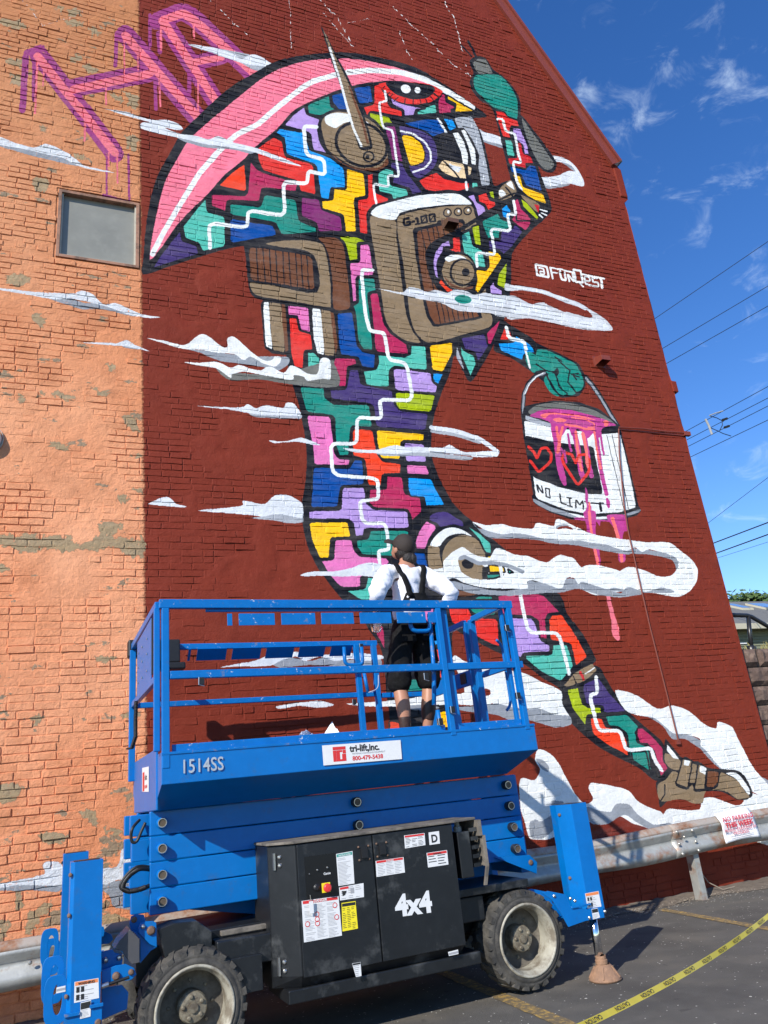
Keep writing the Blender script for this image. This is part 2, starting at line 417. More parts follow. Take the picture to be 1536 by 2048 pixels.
P blk 530 415 740 370 750 345 980 335 985 600 1115 1130 1128 1185 710 1260 650 1160 615 1000 560 650
P brwn 568 440 740 395 960 360 1000 600 1085 1140 1100 1170 725 1238 680 1160 650 1050 590 700
K blk 8 610 430 770 1225 660 410 810 1215 705 400 850 1210 740 390 890 1205 790 385 930 1200 840 380 975 1195 880 370 1010 1190 920 370 1050 1180
E blk 830 280 37 37 0
E khaki 830 280 27 27 0
E wht 838 275 10 14 0
E blk 920 275 37 37 0
E khaki 920 275 27 27 0
E wht 925 268 10 12 0
E blk 1002 266 37 37 0
E khaki 1002 266 27 27 0
E wht 1008 260 10 12 0
S blk 20 500 325 455 335 462 390 512 383 512 357 485 360
S blk 18 530 358 548 355
S blk 19 560 332 572 322 580 375
S blk 15 560 380 597 373
C blk 16 607 312 652 302 658 360 612 368
S blk 8 650 305 612 365
C blk 16 676 298 720 290 728 350 684 358
S blk 8 720 292 684 355
O blk 640 640 690 540 800 480 960 440 1120 380 1190 560 1180 760 1090 960 900 1000 760 930 670 800
P lav 850 508 862 572 800 572 792 620 750 680 740 740 762 860 722 825 700 720 720 620 780 540
P red 870 490 940 480 950 620 900 622 820 592 875 582
P aqua 945 468 1020 430 1050 560 1130 600 1162 740 1150 756 1070 740 1040 700 970 640
P lime 1035 400 1105 380 1122 572 1060 550
P yel 1170 605 1270 620 1300 670 1190 830 1090 975 1060 940 1080 860 1070 765 1160 770 1185 740
P org 775 835 830 900 890 945 830 965 750 880
E blk 922 780 158 168 0
E khaki 925 782 140 150 0
O wht 805 670 870 640 960 650 1030 710 1010 700 940 675 870 690 840 700
O brwn 800 820 860 880 950 920 1050 910 1020 940 920 935 840 890
E blk 960 790 112 120 0
E khaki 962 790 96 104 0
E blk 985 788 34 34 0
S blk 34 1250 235 1060 350 900 450 790 500 710 580 672 690 690 820 760 925
S blk 30 1350 640 1240 790 1100 975
P lime 1345 685 1327 938 1250 900 1262 800
P lav 1225 862 1240 910 1300 940 1300 990 1195 975 1190 910
S wht 24 1085 740 1075 620 1240 645 1195 415 1370 440 1340 290 1415 300 1395 180
T 400 420 4.267
P lime 1180 225 1330 225 1440 275 1340 280 1350 430 1270 440 1240 300
P pnk2 1360 290 1445 290 1490 560 1330 570 1340 780 1300 790 1270 450 1360 445
P teal 1345 580 1490 585 1505 690 1430 710 1480 1200 1390 1190 1345 1120 1320 870 1300 820 1350 790
P blue 1165 880 1300 870 1320 1000 1340 1150 1390 1210 1500 1230 1490 1355 1380 1340 1350 1260 1200 1240 1180 1150
P pnk2 745 810 930 830 945 1050 860 1030 830 910 750 900
P red 755 915 825 920 850 1030 950 1060 965 1200 890 1205 880 1360 800 1340 770 1220
P aqua 915 1215 975 1215 1030 1270 1020 1380 950 1400 915 1380
P crim 1150 1260 1330 1265 1340 1320 1260 1340 1250 1510 1180 1510 1180 1400 1130 1320
T 700 360 4.267
P crim 165 985 185 968 240 965 290 1230 350 1310 490 1400 500 1490 215 1470 190 1200
T 512 512 3
P aqua 730 590 890 605 925 590 930 535 1020 540 1030 690 830 662 800 690 800 790 660 780 640 690 720 680 735 640
P lav 820 670 1050 700 1060 760 1090 780 1080 825 830 810
P sky 1055 700 1125 705 1095 775 1065 755
P yel 1035 535 1180 515 1180 590 1120 700 1055 690
P dpur 1225 490 1370 465 1400 540 1330 640 1310 580 1250 560
P crim 1380 460 1475 370 1450 440 1412 532 1390 530
P aqua 1220 508 1240 560 1310 600 1320 650 1285 732 1230 600
P gry 1205 540 1250 690 1200 612
P dpur 560 680 615 680 630 770 820 805 830 890 870 930 1035 945 1020 1050 720 1030 700 890 450 860 440 800 540 800
P lime 835 815 1080 830 1050 940 860 925 835 890
P teal 258 783 410 790 415 850 470 890 680 890 700 1030 570 1020 558 1200 500 1200 475 1140 470 960 300 940
P pnk2 300 950 450 960 470 1180 500 1215 565 1220 560 1260 345 1255 338 1150
P org 590 1035 700 1040 730 1190 760 1230 870 1245 870 1305 760 1310 750 1385 670 1380 650 1220 580 1200 575 1060
P yel 720 1040 1010 1065 1010 1110 870 1110 865 1225 745 1215 725 1120
P lav 885 1120 1010 1125 1025 1240 895 1235
P pnk2 900 1250 1025 1255 1045 1315 905 1310
P blue 340 1265 560 1275 590 1220 640 1225 650 1375 510 1380 490 1510 325 1510 335 1400
T 500 800 3.84
P crim 1050 580 1170 590 1190 720 1310 745 1320 860 1245 930 1210 840 950 830 910 790 915 685 1045 685
P sky 1210 590 1390 600 1440 700 1500 810 1350 820 1335 745 1230 740 1210 680
P lav 705 670 880 670 890 790 950 840 1210 850 1225 990 880 990 870 1050 805 1050 790 950 760 918 450 918 450 850 700 845
P yel 450 935 750 935 775 1055 620 1060 610 1215 530 1220 470 1070
P teal 815 1075 905 1065 920 1000 1215 1000 1240 1100 1240 1210 860 1192 820 1130
P pnk2 650 1070 780 1070 800 1150 840 1200 1050 1210 1075 1250 980 1340 900 1350 850 1360 850 1440 690 1440 600 1340 540 1235 640 1225
P aqua 730 1465 880 1450 900 1360 1000 1370 980 1536 850 1540
T 512 512 3
S wht 22 700 85 630 85 655 350 680 450 770 465 795 620 905 645 940 870 740 860 755 975 605 970 605 1125 445 1130 462 1315 730 1335 735 1460 622 1470 635 1580 660 1605 775 1605 800 1760 735 1770 745 1860
T 400 420 4.267
O blk 385 290 600 255 900 215 1080 212 1210 250 1255 330 1285 600 1305 830 1260 875 1120 855 950 825 740 800 520 770 435 720 405 600 388 400
O khaki 560 292 700 265 900 260 1030 290 1075 370 1110 600 1115 810 1090 830 800 785 520 740 450 700 430 620 600 640 1000 705 970 385 700 320
P blk 412 300 600 320 970 385 1005 705 640 645 435 618
P brwn 415 320 600 340 955 397 980 685 650 628 430 600
K blk 9 480 325 495 610 535 330 555 615 590 340 608 620 645 345 660 630 705 355 718 640 755 365 775 650 815 370 833 655 860 380 878 665 910 390 930 675
O brwn 1010 240 1150 240 1220 300 1250 500 1280 800 1250 850 1140 840 1130 600 1100 400 1060 300
P blk 515 770 740 800 775 1200 740 1240 620 1230 548 1180
P wht 540 790 585 790 615 1195 560 1160
P khaki 585 790 690 800 725 1215 618 1200
P brwn 690 805 725 810 755 1200 725 1215
P blk 940 820 1150 860 1192 1240 1120 1275 1020 1255 958 1180
P wht 955 840 1030 850 1060 1240 1000 1220 968 1100
P khaki 1030 850 1120 865 1150 1245 1060 1242
P brwn 1110 870 1140 880 1176 1150 1155 1243
T 820 1000 5.12
O dpur 200 170 270 130 380 130 460 180 530 220 535 270 440 250 310 275 270 235 210 210
P pnk2 165 208 260 260 265 300 200 390 160 505 60 505 45 440 90 310
P blue 30 535 155 535 190 700 60 660
O khaki 190 470 290 480 305 580 335 720 205 720 178 580
O wht 203 465 260 370 350 300 450 283 540 310 630 372 520 345 400 370 330 430 300 475
E khaki 550 590 222 228 0
P aqua 558 248 700 330 830 440 835 555 770 540 700 400
P yel 785 575 900 560 900 640 800 640
O brwn 380 870 500 890 680 955 600 985 480 985 400 950
P teal 700 978 840 985 850 1022 640 1018
E blk 590 650 62 50 0
P yel 805 660 960 680 975 740 810 740
P teal 785 760 930 760 1060 750 1060 800 785 800
T 0 0 1
P crim 993 1190 1085 1187 1121 1225 1096 1228 1091 1240 1095 1280 1079 1277 1076 1241 1060 1232 1005 1230
T 1024 1024 3
P lav -40 632 120 635 145 680 170 770 228 800 228 840 70 848 50 880 -15 830
P org 235 618 300 615 380 730 457 870 380 930 350 790 225 770 218 650
P aqua 240 795 330 795 350 850 370 930 290 1020 170 960 80 885 75 860 238 855
P khaki 310 1042 370 970 480 908 507 950 440 1012 330 1052
S dred 16 408 962 430 1005
S wht 8 440 972 492 935
S blk 6 365 985 385 1030
P lime 325 1065 400 1050 420 1150 460 1172 530 1170 538 1210 450 1220 442 1290 360 1180
P dpur 430 1030 520 990 590 1090 690 1198 550 1208 540 1165 440 1155 420 1060
P teal 555 1222 690 1212 765 1290 740 1320 750 1380 820 1410 835 1536 865 1565 790 1530 705 1470 690 1330 640 1290 580 1285
P org 465 1235 540 1235 560 1290 650 1300 690 1370 700 1470 570 1400 480 1330
T 512 1024 3
P teal 1270 565 1420 560 1440 620 1330 625 1290 600
P red 1150 565 1270 570 1300 630 1450 640 1465 812 1400 790 1170 665
P crim 700 600 770 700 775 840 720 740
P sky 1040 660 1112 680 1112 800 1060 800 1000 760
P org 1065 820 1128 820 1132 1000 1070 1000 1000 900
P teal 1050 1000 1133 1010 1133 1070 900 1080 890 1040 930 1000
P yel 1080 1200 1165 1188 1168 1295 1060 1300
P org 800 1250 930 1280 935 1325 800 1325
P pnk2 900 560 1130 560 1130 650 1000 700 860 650
S wht 20 1078 940 1084 1040
T 1260 1440 5.565
P crim 80 90 140 85 250 180 370 310 375 450 430 540 330 640 270 350 210 290 190 265 110 260 72 180
P teal 10 350 180 345 222 575 30 450
T 1024 1024 3
S wht 22 45 480 95 725 280 725 342 970
S wht 22 503 990 512 1085 465 1100 515 1312 650 1312 682 1430 832 1415 858 1490 896 1550
T 0 0 1
P blk 1000 636 1024 653 1060 674 1074 687 1124 710 1157 727 1170 752 1171 773 1158 792 1121 797 1091 767 1064 744 1024 717 985 702
P red 1007 655 1021 662 1026 681 998 681
P sky 995 686 1028 684 1030 670 1062 690 1071 706 1048 709 1045 722 1000 702
T 1030 700 5.689
S blk 50 95 770 88 640 100 500 150 380 240 290 350 250
S gry2 24 95 760 90 640 102 500 155 385 245 298 340 262
S wht 12 115 500 165 385 245 300 320 262
S blk 56 800 310 870 390 960 520 1060 690 1175 890
S gry2 26 805 320 872 400 958 525 1058 695 1165 870
P blk 72 770 105 640 250 605 450 575 720 595 950 670 1120 800 1195 880 1205 930 1310 1350 1400 1760 1435 1830 1390 1880 1200 1940 900 1960 640 1930 400 1850 220 1750 188 1670 205 1640 150 1300 95 980
P wht 100 800 400 880 1000 960 1190 940 1290 1350 1378 1790 1200 1845 850 1870 600 1825 240 1690 208 1450 120 1000
P blk 110 968 440 1050 890 1098 935 1300 1000 1640 830 1640 500 1560 205 1450 150 1200
O gry2 215 1695 400 1780 650 1860 900 1900 1200 1880 1410 1815 1400 1850 1200 1912 900 1935 650 1905 400 1835 230 1745
O wht 600 1850 800 1895 1000 1900 1200 1880 1200 1895 1000 1925 750 1915
O ghand 150 700 250 628 430 600 650 612 880 680 1050 770 1130 850 900 760 600 700 400 690 200 740
P gry 120 745 210 775 420 840 420 880 200 830 118 790
K blk 7 1045 970 1240 1830 1105 965 1290 1810
O gmag 165 750 280 690 450 672 650 690 900 755 1060 810 1145 860 1050 870 990 900 960 1000 900 940 820 1010 760 930 700 900 650 980 600 880 540 970 470 1000 420 900 390 820 280 780
O gsal 290 740 400 715 620 730 800 760 920 800 800 780 600 745 400 735 340 780
O gsal 430 790 500 775 580 795 560 820 470 820
S gsal 14 640 770 800 790 900 840 900 880 830 880
S gmag 70 440 880 480 1080 500 1300 545 1470
O gmag 500 1360 570 1450 585 1530 560 1545 530 1510
S gsal 30 470 880 500 1060 480 1170
S gsal 30 540 880 510 1000 500 1150
S gmag 26 600 960 620 1080 640 1150
S gmag 22 520 1120 560 1200 580 1280
S gmag 60 680 950 720 1150 750 1380 775 1450
S gsal 32 690 930 710 1120 735 1280 760 1370
S gmag 50 780 960 820 1150 850 1350 870 1440
S gsal 34 770 950 810 1120 820 1290
S gsal 24 570 850 700 870 800 900 900 900
S gmag 46 920 960 950 1150 980 1400 1040 1640
S gsal 24 900 930 925 1100 975 1350
O gmag 1040 1680 1075 1720 1080 1790 1060 1800 1035 1750
S gmag 24 970 940 990 1080 1010 1190
E gsal 1030 835 35 35 0
E gmag 985 845 28 28 0
S red 32 150 1105 215 1160 250 1235 290 1125 360 1112 412 1190 405 1270 270 1392 170 1260
S red 32 690 1285 640 1185 575 1170 530 1230 555 1310 715 1545 840 1385 852 1270 800 1185 730 1195 690 1285
S gsal 30 735 1230 750 1350
S gmag 24 560 1150 580 1270
S gsal 28 815 1180 830 1330
S blk 17 265 1615 245 1525 318 1640 302 1548
C blk 15 343 1572 388 1582 400 1682 352 1670
S blk 17 505 1640 522 1742 580 1757
S blk 14 590 1680 640 1690
S blk 15 615 1685 628 1780
S blk 14 595 1772 655 1786
S blk 16 692 1795 690 1702 738 1765 768 1712 778 1812
S blk 14 790 1725 850 1738
S blk 14 838 1735 845 1822
S blk 16 865 1742 1002 1745
S blk 30 965 1745 978 1832
O gmag 800 1560 830 1640 830 1760 865 1780 870 1900 910 1925 920 2010 880 1950 850 2060 810 2060 820 1900 780 1880 820 1780 800 1700
S gsal 22 845 1740 850 2060
P gmag 660 1910 780 1905 800 1945 690 1935
P gmag 880 1925 1100 1945 1250 1930 1290 2060 1130 2060 1100 1960 970 1950 960 2010 930 1960
O teal 120 60 160 20 235 60 250 0 360 5 560 95 690 165 750 270 782 370 765 440 720 472 690 470 640 400 600 380 620 250 480 215 440 250 380 270 330 230 250 240 200 255 130 150
O teal 480 220 520 120 620 240 600 370 640 420 690 490 640 520 580 500 500 380 470 300
O teal 375 285 450 270 490 390 580 490 560 515 500 500 430 400
O teal 330 330 360 290 400 400 500 515 470 530 400 480 345 400
O blk 440 250 480 205 500 260 470 300
K blk 14 490 120 620 235 620 235 600 370 600 370 690 480 450 80 530 130 360 290 420 430 420 430 510 520 470 290 500 420 500 420 590 500 240 160 350 235 350 235 440 250 640 280 720 270 660 290 730 310 660 290 700 340
S wht 24 105 -30 135 60 170 200
T 0 0 1
S wht 6.5 1012 655 1018 677 1047 683 1052 700
T 1024 1024 3
O gmag 430 0 500 0 500 120 520 200 530 320 510 320 480 200 440 60
S gsal 16 462 0 475 130 517 320
O gmag 570 20 680 20 690 110 670 120 660 180 680 260 675 300 640 290 630 130 580 60
S gsal 20 600 40 635 150 660 295
O gpnk 562 500 585 505 610 600 640 700 645 762 628 772 600 735 592 640
T 0 0 3
O gry2 1040 800 1250 860 1400 880 1536 905 1500 925 1400 900 1240 888 1100 850
O wht2 840 755 860 735 950 745 1010 780 1100 808 1180 818 1250 838 1310 820 1400 858 1536 890 1660 935 1810 998 1700 975 1540 920 1400 890 1240 868 1050 823 900 790 850 775
O wht2 615 650 760 675 880 715 950 722 1000 720 1070 745 1100 778 1050 780 980 765 930 745 780 703 660 663
T 0 0 1
O gry2 367 696 400 706 440 722 480 728 530 735 555 742 577 728 572 714 500 712 400 700
O wht 293 677 333 683 370 690 396 671 413 671 445 694 455 692 454 678 466 673 482 685 508 708 531 722 545 719 549 713 562 715 559 727 548 734 527 727 501 713 487 721 468 708 428 705 400 699 367 698 330 688
T 400 420 4.267
O ghand 140 1355 260 1455 500 1445 800 1495 1060 1515 1180 1500 1192 1430 1150 1330 1105 1285 700 1400 300 1390
O wht -140 1300 0 1303 140 1293 260 1345 330 1322 420 1350 520 1370 560 1343 620 1345 710 1390 770 1332 830 1345 920 1400 1000 1400 1030 1272 1108 1285 1112 1440 1050 1440 920 1458 880 1425 800 1412 780 1450 500 1402 380 1382 275 1402 262 1435 140 1352 0 1330
T 0 0 1
O gry 500 826 560 830 600 828 600 838 560 837 510 834
O wht2 395 812 480 815 495 808 512 817 532 810 565 816 572 806 585 806 598 820 600 832 560 831 512 829 460 820
T 0 512 3
O wht2 888 1488 960 1453 1010 1448 1060 1488 1118 1502 1090 1509 900 1492
T 500 800 3.84
O gry 0 905 100 895 180 875 300 880 405 900 400 940 300 948 200 930 100 918
O wht2 -400 850 -75 815 -60 775 0 780 110 800 190 733 280 728 350 758 403 802 403 905 300 888 200 875 100 895 0 885 -150 870
O wht2 145 310 250 320 350 300 400 293 540 345 450 340 350 322 190 332
T 512 512 3
O gry 720 1185 840 1185 1000 1175 1280 1205 1290 1222 1240 1225 1000 1200 800 1202
O wht2 520 1155 580 1158 720 1163 830 1135 900 1148 960 1143 1040 1150 1120 1150 1160 1133 1200 1155 1260 1178 1430 1170 1445 1205 1300 1200 1220 1195 1100 1183 980 1178 840 1188 700 1183 590 1178
S gry 20 1055 1050 1200 1075 1340 1118
S wht2 26 1050 1028 1200 1052 1340 1098 1430 1160 1450 1180 1415 1195 1300 1195
T 500 800 3.84
O wht2 385 1345 480 1318 650 1316 780 1290 850 1262 930 1248 1010 1265 1100 1300 1000 1360 850 1350 700 1358 560 1350 430 1357
T 700 360 4.267
O lgry 185 915 300 940 440 965 500 918 600 935 660 955 740 940 830 965 880 940 980 948 1060 980 1150 965 1250 985 1400 990 1480 1030 1600 1080 1700 1075 1780 1110 1840 1140 1760 1140 1600 1160 1536 1175 1300 1172 1200 1140 1050 1130 900 1110 780 1050 600 1020 470 990 350 960
O wht2 200 920 440 970 500 935 660 970 740 955 830 985 900 960 1060 1000 1250 1010 1400 1020 1500 1060 1400 1080 1200 1080 1000 1060 850 1040 700 1000 500 975
E teal 965 1020 72 38 5
T 1024 512 3
O lgry -40 165 0 175 80 183 200 208 290 248 400 280 480 330 560 380 602 430 585 450 420 440 270 410 100 375 -30 378 -30 250 100 290 190 280 260 330 340 340 460 370 480 358 440 320 340 290 200 235 80 205 -40 212
S wht2 16 0 185 190 218 320 262 440 318
O wht2 0 260 100 300 190 300 260 340 460 380 520 375 580 425 560 440 400 420 260 390 100 350 0 345
T 1024 1024 3
O gry2 -240 60 -200 100 0 110 250 130 500 180 700 215 700 256 600 242 500 222 380 200 250 190 130 165 0 160 -120 158 -180 130
O gry2 690 215 800 225 950 250 1000 290 1010 350 990 370 960 290 820 255 700 250
O wht -240 60 -150 80 -60 72 0 90 120 100 140 70 170 66 250 85 262 45 310 50 400 100 500 138 640 160 800 180 935 182 1000 225 1080 290 1112 350 1105 420 1060 480 1000 510 920 500 800 480 640 480 500 500 400 440 420 330 520 320 630 357 700 328 800 352 880 386 950 382 985 350 1000 300 960 262 830 225 780 240 740 212 690 232 640 222 560 195 480 185 400 172 300 172 250 162 180 158 100 138 60 132 0 128 -60 134 -120 122 -180 100
O gry2 95 490 93 455 100 410 140 420 200 442 285 457 292 420 305 398 340 405 380 432 430 460 434 420 450 413 490 428 560 462 650 488 672 460 700 448 740 455 775 482 780 494 700 508 640 513 560 505 500 492 400 462 350 470 300 483 200 486
O rwall 262 95 300 82 340 85 365 105 320 98 280 105
O gry2 262 92 280 78 320 72 350 82 320 84 285 90 265 103
T 820 1000 5.12
O gry2 340 860 450 830 700 900 1000 930 1200 860 1300 840 1600 800 2000 850 2600 900 2700 950 2400 950 2000 930 1700 900 1300 960 1050 980 850 975 650 960 500 920
O wht 150 720 330 700 345 620 440 530 540 484 620 540 700 575 780 605 820 590 860 510 900 490 980 520 1080 560 1200 570 1300 612 1400 640 1470 590 1536 562 1620 580 1680 600 1760 690 1930 670 2130 720 2200 760 2400 780 2560 780 2600 880 2400 940 2250 890 2180 920 2100 900 2000 910 1810 850 1750 840 1720 860 1680 800 1600 800 1560 900 1500 900 1420 870 1250 820 1200 840 1200 910 1050 910 850 905 700 890 560 850 450 800 350 820 200 760
O khaki 492 610 530 740 640 802 760 810 780 700 600 600
E blk 590 655 62 48 15
P blk 740 690 800 680 810 810 740 810
P yel 805 660 960 685 975 742 810 740
P teal 785 760 890 756 960 765 880 800 785 808
P teal 1000 705 1060 745 1010 750
S wht 36 925 670 940 780
S gry2 40 512 600 560 582 700 650 850 642 980 665 1150 735
O wht 560 560 700 575 860 600 1000 620 1180 720 1000 640 860 620 700 620
T 0 0 1
O gry2 545 1325 580 1315 620 1322 660 1312 700 1320 755 1315 760 1332 700 1334 620 1330 560 1336
O wht2 440 1334 512 1321 540 1308 600 1304 640 1310 700 1306 760 1310 765 1318 730 1322 700 1318 670 1322 640 1314 612 1322 590 1314 560 1322 540 1332 480 1333
O wht2 552 1413 600 1405 640 1402 668 1410 640 1416 600 1412 560 1418
T 512 1024 3
O wht 545 1150 640 1145 900 1122 1080 1092 1250 1080 1180 900 1195 858 1260 898 1440 935 1536 950 1616 970 1716 1020 1830 1075 1836 1150 1880 1240 1750 1210 1640 1185 1536 1172 1450 1150 1300 1160 1240 1158 1050 1158 900 1165 700 1168 570 1158
O gry2 1180 1170 1300 1165 1450 1150 1536 1172 1640 1185 1690 1178 1790 1215 1880 1225 1890 1275 1790 1292 1640 1250 1536 1255 1430 1215 1250 1195
O gry2 900 1165 1050 1158 1100 1180 950 1192
O rwall 1290 1080 1330 1055 1400 1065 1400 1100 1320 1110
T 0 0 1
O gry2 1274 1430 1300 1436 1325 1452 1345 1478 1370 1478 1400 1498 1420 1520 1450 1545 1500 1560 1536 1585 1536 1560 1480 1540 1430 1500 1400 1480 1370 1465 1330 1440 1290 1425
O wht 1230 1380 1274 1391 1314 1417 1344 1411 1377 1421 1407 1447 1431 1457 1437 1444 1464 1454 1481 1487 1507 1536 1540 1575 1570 1640 1530 1600 1500 1580 1470 1550 1440 1535 1415 1505 1402 1492 1400 1478 1370 1468 1345 1466 1310 1436 1280 1432 1250 1420
T 1040 1380 6.4
O wht 230 755 350 790 440 860 510 960 570 1080 640 1200 700 1320 780 1420 860 1455 935 1400 900 1310 880 1250 900 1198 960 1188 1280 1250 1400 1300 1480 1400 1600 1480 1800 1560 1830 1590 1900 1520 2150 1540 2300 1520 2320 1400 2450 1370 2600 1420 2750 1480 2850 1440 2900 1300 3300 1500 3300 2000 2800 1900 2000 2100 1500 1850 1200 1720 850 1690 400 1900 130 1900 60 1700 0 1500 0 1140 180 1150 260 1020 190 900
O gry2 205 880 300 905 372 990 355 1050 270 1000
O gry2 120 1700 200 1660 260 1680 400 1600 400 1430 470 1418 560 1440 480 1600 450 1760 350 1860 260 1905 140 1885
O gry2 850 1500 1000 1540 1150 1560 1200 1480 1260 1450 1400 1470 1500 1590 1700 1720 1900 1700 1960 1740 1950 1800 1700 1800 1500 1700 1350 1600 1250 1640 1100 1720 900 1700
O rwall 900 1830 1000 1780 1150 1700 1280 1620 1420 1700 1600 1760 1720 1830 1500 1880 1200 2100 880 2100
T 1260 1440 5.565
O blk 400 212 560 405 620 408 700 455 760 462 860 528 1000 545 1150 555 1240 590 1315 690 1358 800 1350 850 1290 890 1180 885 1090 835 1000 795 860 795 812 830 802 922 720 932 600 890 430 895 330 975 310 860 283 695 440 560 370 440 380 320
O khaki 395 370 560 450 540 560 450 540 392 470
O khaki 300 730 400 660 450 590 530 600 510 730 630 775 690 720 720 800 840 790 970 745 1000 590 1060 600 1200 680 1280 800 1330 862 1200 885 1050 790 850 790 800 920 700 925 560 880 335 905
O khaki 460 570 530 590 520 660 450 620
P khaki 585 430 690 450 642 755 515 708
P khaki 690 480 745 500 730 600 720 700 655 700 680 560
P khaki 760 490 852 540 830 765 718 772
P brwn 865 562 982 578 972 705 925 745 850 740
C blk 16 585 430 690 450 642 760 510 712
C blk 16 760 486 852 536 830 770 710 780
S blk 14 860 555 990 575 975 710 920 755 845 750
S blk 14 385 720 385 820 335 900
S blk 20 300 700 400 650 460 565
P wht 415 270 550 440 480 425 408 335
P wht 605 442 668 455 652 515 595 500
P wht 780 505 848 535 838 610 768 572
O wht 1060 590 1180 590 1270 680 1330 790 1310 830 1200 680 1120 620
T 1060 510 9.035
C wht 39 100 175 300 218 335 405 130 365
S wht 28 160 235 240 250 262 355 190 345 178 298 240 305
S wht 37 362 225 405 430
S wht 32 360 228 770 318
S wht 28 400 322 490 332
S wht 39 530 300 565 445 645 462 618 320
S wht 35 705 480 672 345 800 495 765 340
C wht 37 785 265 905 290 950 500 830 490
S wht 32 880 490 958 575
S wht 32 985 470 1080 478 1070 405 972 398 1000 525 1098 552
S wht 32 1215 425 1115 412 1135 490 1225 505 1238 578 1130 558
S wht 32 950 355 1340 432
S wht 43 1280 430 1302 600'''
PAL=dict(gpur=(160,62,126),gpnk=(238,118,132),wht=(236,237,233),wht2=(222,225,228),lgry=(205,207,210),gry=(170,174,180),gry2=(150,155,162),ghand=(112,112,106),blk=(24,25,32),teal=(24,138,122),aqua=(84,188,168),red=(226,48,40),dred=(205,30,38),org=(240,66,30),yel=(255,198,0),lime=(168,186,6),blue=(0,74,152),sky=(0,150,226),dpur=(70,54,112),plum=(128,40,104),lav=(182,150,212),crim=(184,42,88),pink=(244,124,146),pnk2=(226,118,178),khaki=(142,120,92),brwn=(114,70,46),beige=(236,206,160),gmag=(190,62,140),gsal=(250,116,112),rwall=(122,46,34),cem=(168,144,110))
def chai(p,it,q,closed):
    p=np.array(p,float)
    for _ in range(it):
        a=p; b=np.roll(p,-1,0)
        if not closed: a,b=p[:-1],p[1:]
        n=np.empty((2*len(a),2)); n[0::2]=a*(1-q)+b*q; n[1::2]=a*q+b*(1-q)
        if not closed: n=np.vstack([p[:1],n[1:-1],p[-1:]]) if len(p)>2 else p
        p=n
        if len(p)==2: break
    return p
TET='aqua org crim teal blue lav sky red plum yel lime dpur pnk2'.split()
def crom(p):
    a=np.roll(p,1,0);b=p;c=np.roll(p,-1,0);d=np.roll(p,-2,0); o=[]
    for t in (0,.25,.5,.75):
        o.append(b*(2*t**3-3*t*t+1)+c*(3*t*t-2*t**3)+.4*(c-a)*(t**3-2*t*t+t)+.4*(d-b)*(t**3-t*t))
    return np.stack(o,1).reshape(-1,2)
def strokepoly(p,w):
    # returns list of convex polys (quads + discs)
    out=[]; h=w/2
    for a,b in zip(p[:-1],p[1:]):
        d=b-a; L=np.hypot(*d)
        if L<1e-6: continue
        n=np.array([-d[1],d[0]])/L*h; out.append(np.array([a+n,b+n,b-n,a-n]))
    t=np.linspace(0,2*np.pi,11)[:-1]
    for a in p: out.append(a+h*.97*np.c_[np.cos(t),np.sin(t)])
    return out
def shapes(txt,rng):
    ox=oy=0;s=1
    for ln in txt.splitlines():
        if not ln or ln[0]=='#': continue
        f=ln.split(); k=f[0]
        if k=='T': ox,oy,s=map(float,f[1:]); continue
        c=f[1]; v=list(map(float,f[2:]))
        if k in 'PO':
            p=np.array(v).reshape(-1,2)/s+(ox,oy)
            if k=='P':
                p=chai(p,2,.085,True); yield c,[p]
                if c in TET: yield 'blk',strokepoly(np.vstack([p,p[:1]]),3.4)
            elif c=='cem':
                p=crom(crom(p)); p=p+rng.normal(0,1.0,p.shape)+np.repeat(rng.normal(0,2.4,(len(p)//4+1,2)),4,0)[:len(p)]; yield c,[p]
            else: yield c,[crom(p)]
        elif k=='E':
            cx,cy,rx,ry,ro=v; t=np.linspace(0,2*np.pi,25)[:-1]; a=math.radians(ro)
            x=rx*np.cos(t);y=ry*np.sin(t)
            yield c,[np.c_[cx+x*math.cos(a)-y*math.sin(a),cy+x*math.sin(a)+y*math.cos(a)]/s+(ox,oy)]
        else:
            w=v[0]/s; p=np.array(v[1:]).reshape(-1,2)/s+(ox,oy)
            if k=='S': yield c,strokepoly(chai(p,2,.12,False),w)
            elif k=='C': yield c,strokepoly(np.vstack([p,p[:1]]),w)
            elif k=='K':
                o=[]
                for i in range(0,len(p)-1,2): o+=strokepoly(p[i:i+2],w)
                yield c,o
            elif k=='D':
                o=[]
                for a,b in zip(p[:-1],p[1:]):
                    L=np.hypot(*(b-a)); n=max(2,int(L/4))
                    for i in range(n):
                        if rng.random()<.62:
                            q=a+(b-a)*np.array([[i/n],[(i+.9)/n]])+rng.normal(0,.7,(2,2)); o+=strokepoly(q,w*rng.uniform(.4,1.3))
                yield c,o
def fill(idx,p,val):
    H,W=idx.shape
    y0=max(0,int(np.ceil(p[:,1].min()-.5)));y1=min(H-1,int(np.floor(p[:,1].max()-.5)))
    if y1<y0: return
    q=np.roll(p,-1,0)
    for y in range(y0,y1+1):
        yc=y+.5
        m=(p[:,1]<=yc)!=(q[:,1]<=yc)
        if not m.any(): continue
        a=p[m];b=q[m]; xs=np.sort(a[:,0]+(yc-a[:,1])/(b[:,1]-a[:,1])*(b[:,0]-a[:,0]))
        for i in range(0,len(xs)-1,2):
            x0=max(0,int(np.ceil(xs[i]-.5)));x1=min(W,int(np.floor(xs[i+1]-.5))+1)
            if x1>x0: idx[y,x0:x1]=val

